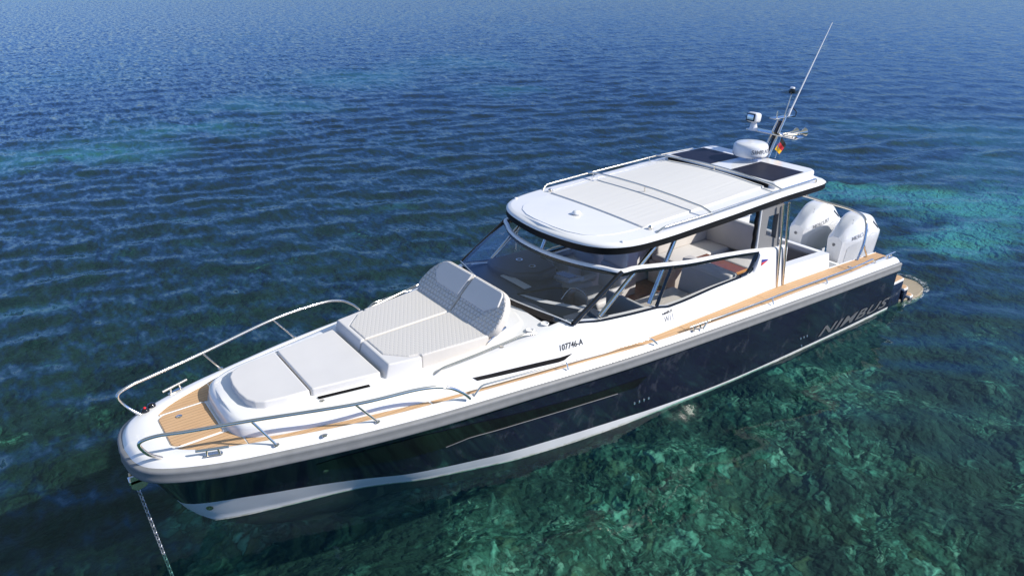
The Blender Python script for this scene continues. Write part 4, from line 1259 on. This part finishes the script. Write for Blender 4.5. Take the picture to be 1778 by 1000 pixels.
# ------------------------------------------------------------------ sea
def axis(lo, hi, step, far_lo, far_hi, g=1.13):
    a = list(np.arange(lo, hi + 1e-6, step)); s = step
    while a[-1] < far_hi: s *= g; a.append(a[-1] + s)
    s = step
    while a[0] > far_lo: s *= g; a.insert(0, a[0] - s)
    return np.array(a)
STEP = .11
def axis2(lo, hi, step, far_lo, far_hi):
    a = list(np.arange(lo, hi + 1e-6, step)); s = step
    while a[-1] < far_hi: s *= 1.09; a.append(a[-1] + s)
    s = step
    while a[0] > far_lo: s *= (1.013 if a[0] > -110 else 1.12); a.insert(0, a[0] - s)
    return np.array(a)
ax_x = axis2(-9, 15, STEP, -2500, 1500); ax_y = axis2(-16, 8, STEP, -2500, 1500)
X, Y = np.meshgrid(ax_x, ax_y, indexing='ij')
dX = np.maximum(np.gradient(ax_x)[:, None], np.gradient(ax_y)[None, :])
Z = np.zeros_like(X); HX = np.zeros_like(X); HY = np.zeros_like(X)
wind = math.radians(-118)
for i in range(110):
    lam = .34 * (2.3 / .34) ** (rng.random())
    k = 2 * PI / lam
    th = wind + (rng.normal(0, .34) if i % 2 else rng.normal(.45, .45))
    kx, ky = k * math.cos(th), k * math.sin(th)
    slope = .0215 * (1.0 if lam < .9 else (.9 / lam) ** .75)
    amp = slope / k
    fade = np.clip(1.25 - dX * 3.0 / lam, 0, 1)
    ph = kx * X + ky * Y + rng.random() * 2 * PI
    c = np.cos(ph) * fade; s_ = np.sin(ph) * fade
    Z += amp * c; HX -= .9 * amp * math.cos(th) * s_; HY -= .9 * amp * math.sin(th) * s_
nx, ny = X.shape
# wind shadow on the near side of the hull: calmer, glassier water there
u1 = ((X - 5.0) * .97 + (Y - 4.2) * -.25) / 9.0; u2 = ((X - 5.0) * .25 + (Y - 4.2) * .97) / 4.0
calm = np.exp(-(u1 ** 2 + u2 ** 2) ** 1.5)
Z *= 1 - .6 * calm; HX *= 1 - .6 * calm; HY *= 1 - .6 * calm
sea_depth = 1.9 + np.clip(-.54 * (X - 9) - .84 * (Y - 4), -5, 60) * .075
V = np.stack([X + HX, Y + HY, Z], -1).reshape(-1, 3)
idx = np.arange(nx * ny).reshape(nx, ny)
F = np.stack([idx[:-1, :-1], idx[1:, :-1], idx[1:, 1:], idx[:-1, 1:]], -1).reshape(-1, 4)
def big_mesh(name, V, F, mat):
    me = bpy.data.meshes.new(name)
    me.vertices.add(len(V)); me.vertices.foreach_set('co', V.astype(np.float32).ravel())
    me.loops.add(F.size); me.loops.foreach_set('vertex_index', F.astype(np.int32).ravel())
    me.polygons.add(len(F)); me.polygons.foreach_set('loop_start', np.arange(0, F.size, 4, dtype=np.int32))
    me.update(calc_edges=True)
    me.shade_smooth()
    me.materials.append(mat)
    o = bpy.data.objects.new(name, me); COL.objects.link(o)
    return o

def mat_water():
    m, nt, b, out = new_mat('sea_water')
    nt.nodes.remove(b)
    L = nt.links.new
    tc = N(nt, 'ShaderNodeTexCoord'); geo = N(nt, 'ShaderNodeNewGeometry')
    # ripples: slopes along and across the wind, taken from stretched noise at three sizes
    parts = []
    for ang, st, sc, al, ac in ((-wind, .36, 2.9, .30, .13), (-wind - .5, .42, 6.0, .40, .17), (-wind + .35, .5, 13.0, .30, .14)):
        mp = N(nt, 'ShaderNodeMapping'); mp.inputs['Rotation'].default_value = (0, 0, ang); mp.inputs['Scale'].default_value = (1, st, 1)
        L(tc.outputs['Object'], mp.inputs[0])
        nz = N(nt, 'ShaderNodeTexNoise', i_Scale=sc, i_Detail=2.0, i_Roughness=.5, i_Distortion=.3); L(mp.outputs[0], nz.inputs['Vector'])
        sb = N(nt, 'ShaderNodeVectorMath', operation='SUBTRACT'); sb.inputs[1].default_value = (.5, .5, .5); L(nz.outputs['Color'], sb.inputs[0])
        ml = N(nt, 'ShaderNodeVectorMath', operation='MULTIPLY'); ml.inputs[1].default_value = (al, ac, 0); L(sb.outputs[0], ml.inputs[0])
        rt = N(nt, 'ShaderNodeVectorRotate', rotation_type='Z_AXIS'); rt.inputs['Angle'].default_value = -ang; L(ml.outputs[0], rt.inputs['Vector'])
        parts.append(rt)
    a1 = N(nt, 'ShaderNodeVectorMath', operation='ADD'); L(parts[0].outputs[0], a1.inputs[0]); L(parts[1].outputs[0], a1.inputs[1])
    a2 = N(nt, 'ShaderNodeVectorMath', operation='ADD'); L(a1.outputs[0], a2.inputs[0]); L(parts[2].outputs[0], a2.inputs[1])
    # calmer and rougher patches of wind
    pn = N(nt, 'ShaderNodeTexNoise', i_Scale=.11, i_Detail=3.0); L(tc.outputs['Object'], pn.inputs['Vector'])
    pr = N(nt, 'ShaderNodeMapRange'); pr.inputs['From Min'].default_value = .3; pr.inputs['From Max'].default_value = .7; pr.inputs['To Min'].default_value = .75; pr.inputs['To Max'].default_value = 1.2; L(pn.outputs[0], pr.inputs[0])
    ca = N(nt, 'ShaderNodeAttribute', attribute_name='calm'); cm = N(nt, 'ShaderNodeMath', operation='MULTIPLY_ADD', i_1=-.84, i_2=1.0); L(ca.outputs['Fac'], cm.inputs[0])
    pc = N(nt, 'ShaderNodeMath', operation='MULTIPLY'); L(pr.outputs[0], pc.inputs[0]); L(cm.outputs[0], pc.inputs[1])
    sc_ = N(nt, 'ShaderNodeVectorMath', operation='SCALE'); L(a2.outputs[0], sc_.inputs[0]); L(pc.outputs[0], sc_.inputs['Scale'])
    ad = N(nt, 'ShaderNodeVectorMath', operation='ADD'); L(geo.outputs['Normal'], ad.inputs[0]); L(sc_.outputs[0], ad.inputs[1])
    nm = N(nt, 'ShaderNodeVectorMath', operation='NORMALIZE'); L(ad.outputs[0], nm.inputs[0])
    nrm = nm.outputs[0]
    h1 = N(nt, 'ShaderNodeVectorMath', operation='SCALE', i_Scale=.45); L(sc_.outputs[0], h1.inputs[0])
    h2 = N(nt, 'ShaderNodeVectorMath', operation='ADD'); L(geo.outputs['Normal'], h2.inputs[0]); L(h1.outputs[0], h2.inputs[1])
    h3 = N(nt, 'ShaderNodeVectorMath', operation='NORMALIZE'); L(h2.outputs[0], h3.inputs[0])
    lwf = N(nt, 'ShaderNodeLayerWeight'); lwf.inputs['Blend'].default_value = .5; L(nrm, lwf.inputs['Normal'])
    f5 = N(nt, 'ShaderNodeMath', operation='POWER', i_1=5.0); L(lwf.outputs['Facing'], f5.inputs[0])
    fr = N(nt, 'ShaderNodeMath', operation='MULTIPLY_ADD', i_1=.96, i_2=.022); L(f5.outputs[0], fr.inputs[0])
    gl = N(nt, 'ShaderNodeBsdfGlossy'); gl.inputs['Roughness'].default_value = .015; L(nrm, gl.inputs['Normal'])
    rf = N(nt, 'ShaderNodeBsdfRefraction'); rf.inputs['IOR'].default_value = 1.333; rf.inputs['Roughness'].default_value = 0.0
    rf.inputs[0].default_value = (.62, .94, .86, 1); L(h3.outputs[0], rf.inputs['Normal'])
    tp = N(nt, 'ShaderNodeBsdfTransparent'); tp.inputs[0].default_value = (.62, .94, .86, 1)
    mt = N(nt, 'ShaderNodeMixShader', i_0=.80); L(rf.outputs[0], mt.inputs[1]); L(tp.outputs[0], mt.inputs[2])
    df = N(nt, 'ShaderNodeBsdfDiffuse'); df.inputs[0].default_value = (.004, .028, .115, 1)
    da = N(nt, 'ShaderNodeAttribute', attribute_name='depth')
    d1 = N(nt, 'ShaderNodeMath', operation='MULTIPLY_ADD', i_1=-.15, i_2=.27); L(da.outputs['Fac'], d1.inputs[0])
    d2 = N(nt, 'ShaderNodeMath', operation='EXPONENT'); L(d1.outputs[0], d2.inputs[0])
    d3 = N(nt, 'ShaderNodeMath', operation='SUBTRACT', i_0=1.0, use_clamp=True); L(d2.outputs[0], d3.inputs[1])
    mb_ = N(nt, 'ShaderNodeMixShader'); L(d3.outputs[0], mb_.inputs[0]); L(mt.outputs[0], mb_.inputs[1]); L(df.outputs[0], mb_.inputs[2])
    mx = N(nt, 'ShaderNodeMixShader'); L(fr.outputs[0], mx.inputs[0]); L(mb_.outputs[0], mx.inputs[1]); L(gl.outputs[0], mx.inputs[2])
    L(mx.outputs[0], out.inputs[0])
    return m
water = big_mesh('water', V, F, mat_water())
for nm_, val in (('calm', calm), ('depth', sea_depth)):
    at_ = water.data.attributes.new(nm_, 'FLOAT', 'POINT'); at_.data.foreach_set('value', val.astype(np.float32).ravel())
tag(water, 'deep blue rippled sea, turning clear and green over rocks', kind='structure')

# lapping foam round the awash swim platform
def mat_foam():
    m, nt, b, out = new_mat('foam')
    tc = N(nt, 'ShaderNodeTexCoord'); nz = N(nt, 'ShaderNodeTexNoise', i_Scale=16.0, i_Detail=8.0, i_Roughness=.75, i_Distortion=.5); nt.links.new(tc.outputs['Object'], nz.inputs['Vector'])
    r = ramp(nt, nz.outputs[0], [(.50, (0, 0, 0)), (.66, (.8, .8, .8))]); nt.links.new(r.outputs[0], b.inputs['Alpha'])
    b.inputs['Base Color'].default_value = (.75, .80, .82, 1); b.inputs['Roughness'].default_value = .6
    return m
for s in (1, -1):
    pl = [(-.35, s * 1.735), (-.60, s * 1.735), (-1.0, s * 1.72), (-1.40, s * 1.62), (-1.62, s * 1.36), (-1.58, s * 1.02), (-1.2, s * .80)]
    A = catmull([Vector((x, y, .062)) for x, y in pl], 8)
    c_ = Vector((-.8, s * 1.25, .05)); rows = []
    for q in range(7):
        f_ = .95 + q * .028
        rows.append([c_ + (a - c_) * (f_ + .03 * math.sin(i * .9 + s) * (q / 6)) + Vector((0, 0, .012 * (1 - abs(q - 2) / 3))) for i, a in enumerate(A)])
    fo = MB().grid(rows).build('foam', mat_foam(), None, 60)
    tag(fo, kind='stuff')

# ------------------------------------------------------------------ seabed: stones and weed, dropping away from the shallows
def vnoise(X, Y, s, seed):
    r = np.random.default_rng(seed); T = r.random((256, 256))
    x = X / s + 37.1; y = Y / s + 11.7
    xi = np.floor(x).astype(int); yi = np.floor(y).astype(int); fx = x - xi; fy = y - yi
    fx = fx * fx * (3 - 2 * fx); fy = fy * fy * (3 - 2 * fy)
    g = lambda a, b: T[a % 256, b % 256]
    return (g(xi, yi) * (1 - fx) * (1 - fy) + g(xi + 1, yi) * fx * (1 - fy) + g(xi, yi + 1) * (1 - fx) * fy + g(xi + 1, yi + 1) * fx * fy)
bx_ = axis(-14, 17, .16, -2600, 1600, 1.12); by_ = axis(-12, 10, .16, -2600, 1600, 1.12)
X, Y = np.meshgrid(bx_, by_, indexing='ij')
dist = (-.54 * (X - 9) - .84 * (Y - 4))                         # metres away from the shallow corner
depth = 1.9 + np.clip(dist, -5, 60) * .075
Z = -depth + .55 * (vnoise(X, Y, 1.9, 1) - .5) + .30 * (vnoise(X, Y, .75, 2) - .5) + .14 * (vnoise(X, Y, .36, 3) - .5) + .8 * (vnoise(X, Y, 6, 4) - .5)
Z = np.minimum(Z, -.9)
V = np.stack([X, Y, Z], -1).reshape(-1, 3)
idx = np.arange(X.size).reshape(X.shape)
F = np.stack([idx[:-1, :-1], idx[1:, :-1], idx[1:, 1:], idx[:-1, 1:]], -1).reshape(-1, 4)
sand = np.zeros_like(X)
for (px_, py_, rx_, ry_, an_) in ((14, -39, 6, 4.0, 0), (6, -43, 6, 4.5, .3), (-1, -51, 7, 5, .5), (-9, -58, 8, 5, .4), (-30, -52, 6, 3, .5), (22, -60, 7, 3, .2), (-24, -18, 3, 1.5, .4), (-22, -68, 10, 6, .3), (-38, -70, 12, 6, .1), (-19.5, -5.0, 4.5, 2.6, .5), (-15, -3.0, 3.0, 1.6, .3), (-17.5, -8, 3, 2.0, .6), (-.5, -18.5, 3.5, 2.2, .7), (7.5, -17.4, 3, 1.6, .3), (11.5, -15.5, 2.5, 1.0, .2), (-8, -14, 3, 1.6, .6)):
    dx_, dy_ = X - px_, Y - py_
    a1_ = (dx_ * math.cos(an_) - dy_ * math.sin(an_)) / rx_; a2_ = (dx_ * math.sin(an_) + dy_ * math.cos(an_)) / ry_
    sand = np.maximum(sand, np.exp(-(a1_ ** 2 + a2_ ** 2)) * (.22 if abs(py_ + 16.5) < 3 else .72 if py_ < -30 else .9))
sand = np.clip(sand * 2.0 - 1.1 * vnoise(X, Y, 2.6, 9) * vnoise(X, Y, 1.0, 10) - .12, 0, 1)
def mat_bed():
    m, nt, b, out = new_mat('rocky_seabed')
    tc = N(nt, 'ShaderNodeTexCoord')
    L = nt.links.new
    w1 = N(nt, 'ShaderNodeTexNoise', i_Scale=1.7, i_Detail=2.0); L(tc.outputs['Object'], w1.inputs['Vector'])
    w2 = N(nt, 'ShaderNodeTexNoise', i_Scale=5.5, i_Detail=2.0); L(tc.outputs['Object'], w2.inputs['Vector'])
    def disp(base, nz, k):
        sb = N(nt, 'ShaderNodeVectorMath', operation='SUBTRACT'); sb.inputs[1].default_value = (.5, .5, .5); L(nz.outputs['Color'], sb.inputs[0])
        sc = N(nt, 'ShaderNodeVectorMath', operation='SCALE', i_Scale=k); L(sb.outputs[0], sc.inputs[0])
        ad = N(nt, 'ShaderNodeVectorMath', operation='ADD'); L(base, ad.inputs[0]); L(sc.outputs[0], ad.inputs[1]); return ad.outputs[0]
    P = disp(disp(tc.outputs['Object'], w1, .8), w2, .34)
    v1 = N(nt, 'ShaderNodeTexVoronoi', i_Scale=3.2); L(P, v1.inputs['Vector'])
    e1 = N(nt, 'ShaderNodeTexVoronoi', i_Scale=3.2, feature='DISTANCE_TO_EDGE'); L(P, e1.inputs['Vector'])
    v2 = N(nt, 'ShaderNodeTexVoronoi', i_Scale=8.5); L(P, v2.inputs['Vector'])
    e2 = N(nt, 'ShaderNodeTexVoronoi', i_Scale=8.5, feature='DISTANCE_TO_EDGE'); L(P, e2.inputs['Vector'])
    nb = N(nt, 'ShaderNodeTexNoise', i_Scale=.42, i_Detail=5.0, i_Roughness=.6, i_Distortion=.4); L(tc.outputs['Object'], nb.inputs['Vector'])
    nf = N(nt, 'ShaderNodeTexNoise', i_Scale=4.0, i_Detail=6.0, i_Roughness=.65); L(P, nf.inputs['Vector'])
    nm_ = N(nt, 'ShaderNodeTexNoise', i_Scale=1.1, i_Detail=3.0); L(tc.outputs['Object'], nm_.inputs['Vector'])
    stone = ramp(nt, v1.outputs['Color'], [(0, (.010, .03, .025)), (.25, (.035, .09, .07)), (.45, (.085, .19, .145)), (.56, (.12, .13, .065)), (.68, (.12, .30, .25)), (.84, (.30, .54, .46)), (1, (.60, .74, .64))])
    pebble = ramp(nt, v2.outputs['Color'], [(0, (.008, .025, .02)), (.4, (.06, .13, .10)), (.7, (.15, .31, .25)), (1, (.50, .60, .50))])
    k1 = ramp(nt, e1.outputs['Distance'], [(.0, (.35, .35, .35)), (.16, (1, 1, 1))]); k2 = ramp(nt, e2.outputs['Distance'], [(.0, (.35, .35, .35)), (.2, (1, 1, 1))])
    def mul(a_, b_):
        m_ = N(nt, 'ShaderNodeMix', data_type='RGBA', blend_type='MULTIPLY'); m_.inputs['Factor'].default_value = 1; L(a_, m_.inputs['A']); L(b_, m_.inputs['B']); return m_.outputs['Result']
    pick = ramp(nt, nm_.outputs[0], [(.44, (0, 0, 0)), (.54, (1, 1, 1))])
    mx = N(nt, 'ShaderNodeMix', data_type='RGBA'); L(pick.outputs[0], mx.inputs['Factor'])
    L(mul(stone.outputs[0], k1.outputs[0]), mx.inputs['A']); L(mul(pebble.outputs[0], k2.outputs[0]), mx.inputs['B'])
    gr = ramp(nt, nf.outputs[0], [(.3, (.40, .40, .40)), (.62, (.9, .9, .9))])
    mxr = mul(mx.outputs['Result'], gr.outputs[0])
    op = N(nt, 'ShaderNodeAttribute', attribute_name='weed'); ws_ = N(nt, 'ShaderNodeMath', operation='MULTIPLY_ADD', i_1=-.22); L(op.outputs['Fac'], ws_.inputs[0]); L(nb.outputs[0], ws_.inputs[2])
    weedmask = ramp(nt, ws_.outputs[0], [(.42, (0, 0, 0)), (.50, (1, 1, 1))])
    weed = ramp(nt, nf.outputs[0], [(.35, (.005, .012, .012)), (.7, (.022, .045, .036))])
    m2 = N(nt, 'ShaderNodeMix', data_type='RGBA'); nt.links.new(weedmask.outputs[0], m2.inputs['Factor'])
    nt.links.new(weed.outputs[0], m2.inputs['A']); nt.links.new(mxr, m2.inputs['B'])
    sa = N(nt, 'ShaderNodeAttribute', attribute_name='sand')
    m3 = N(nt, 'ShaderNodeMix', data_type='RGBA'); nt.links.new(sa.outputs['Fac'], m3.inputs['Factor'])
    nt.links.new(m2.outputs['Result'], m3.inputs['A']); m3.inputs['B'].default_value = (.17, .43, .45, 1)
    nt.links.new(m3.outputs['Result'], b.inputs['Base Color'])
    b.inputs['Roughness'].default_value = .9
    bp = N(nt, 'ShaderNodeBump', i_Strength=1.0, i_Distance=.12); nt.links.new(v1.outputs['Distance'], bp.inputs['Height']); bp.invert = True
    nt.links.new(bp.outputs[0], b.inputs['Normal'])
    return m
bed = big_mesh('seabed', V, F, mat_bed())
at_ = bed.data.attributes.new('sand', 'FLOAT', 'POINT'); at_.data.foreach_set('value', sand.astype(np.float32).ravel())
weed_ = np.maximum(np.exp(-(((X - 12.6) / 3.6) ** 2 + ((Y + 4.0) / 4.2) ** 2)), 1.0 * np.clip((-.54 * (X - 9) - .84 * (Y - 4) - 5) / 9, 0, 1))
at_ = bed.data.attributes.new('weed', 'FLOAT', 'POINT'); at_.data.foreach_set('value', weed_.astype(np.float32).ravel())
tag(bed, 'rocky green seabed with dark weed patches seen through clear water', kind='structure')
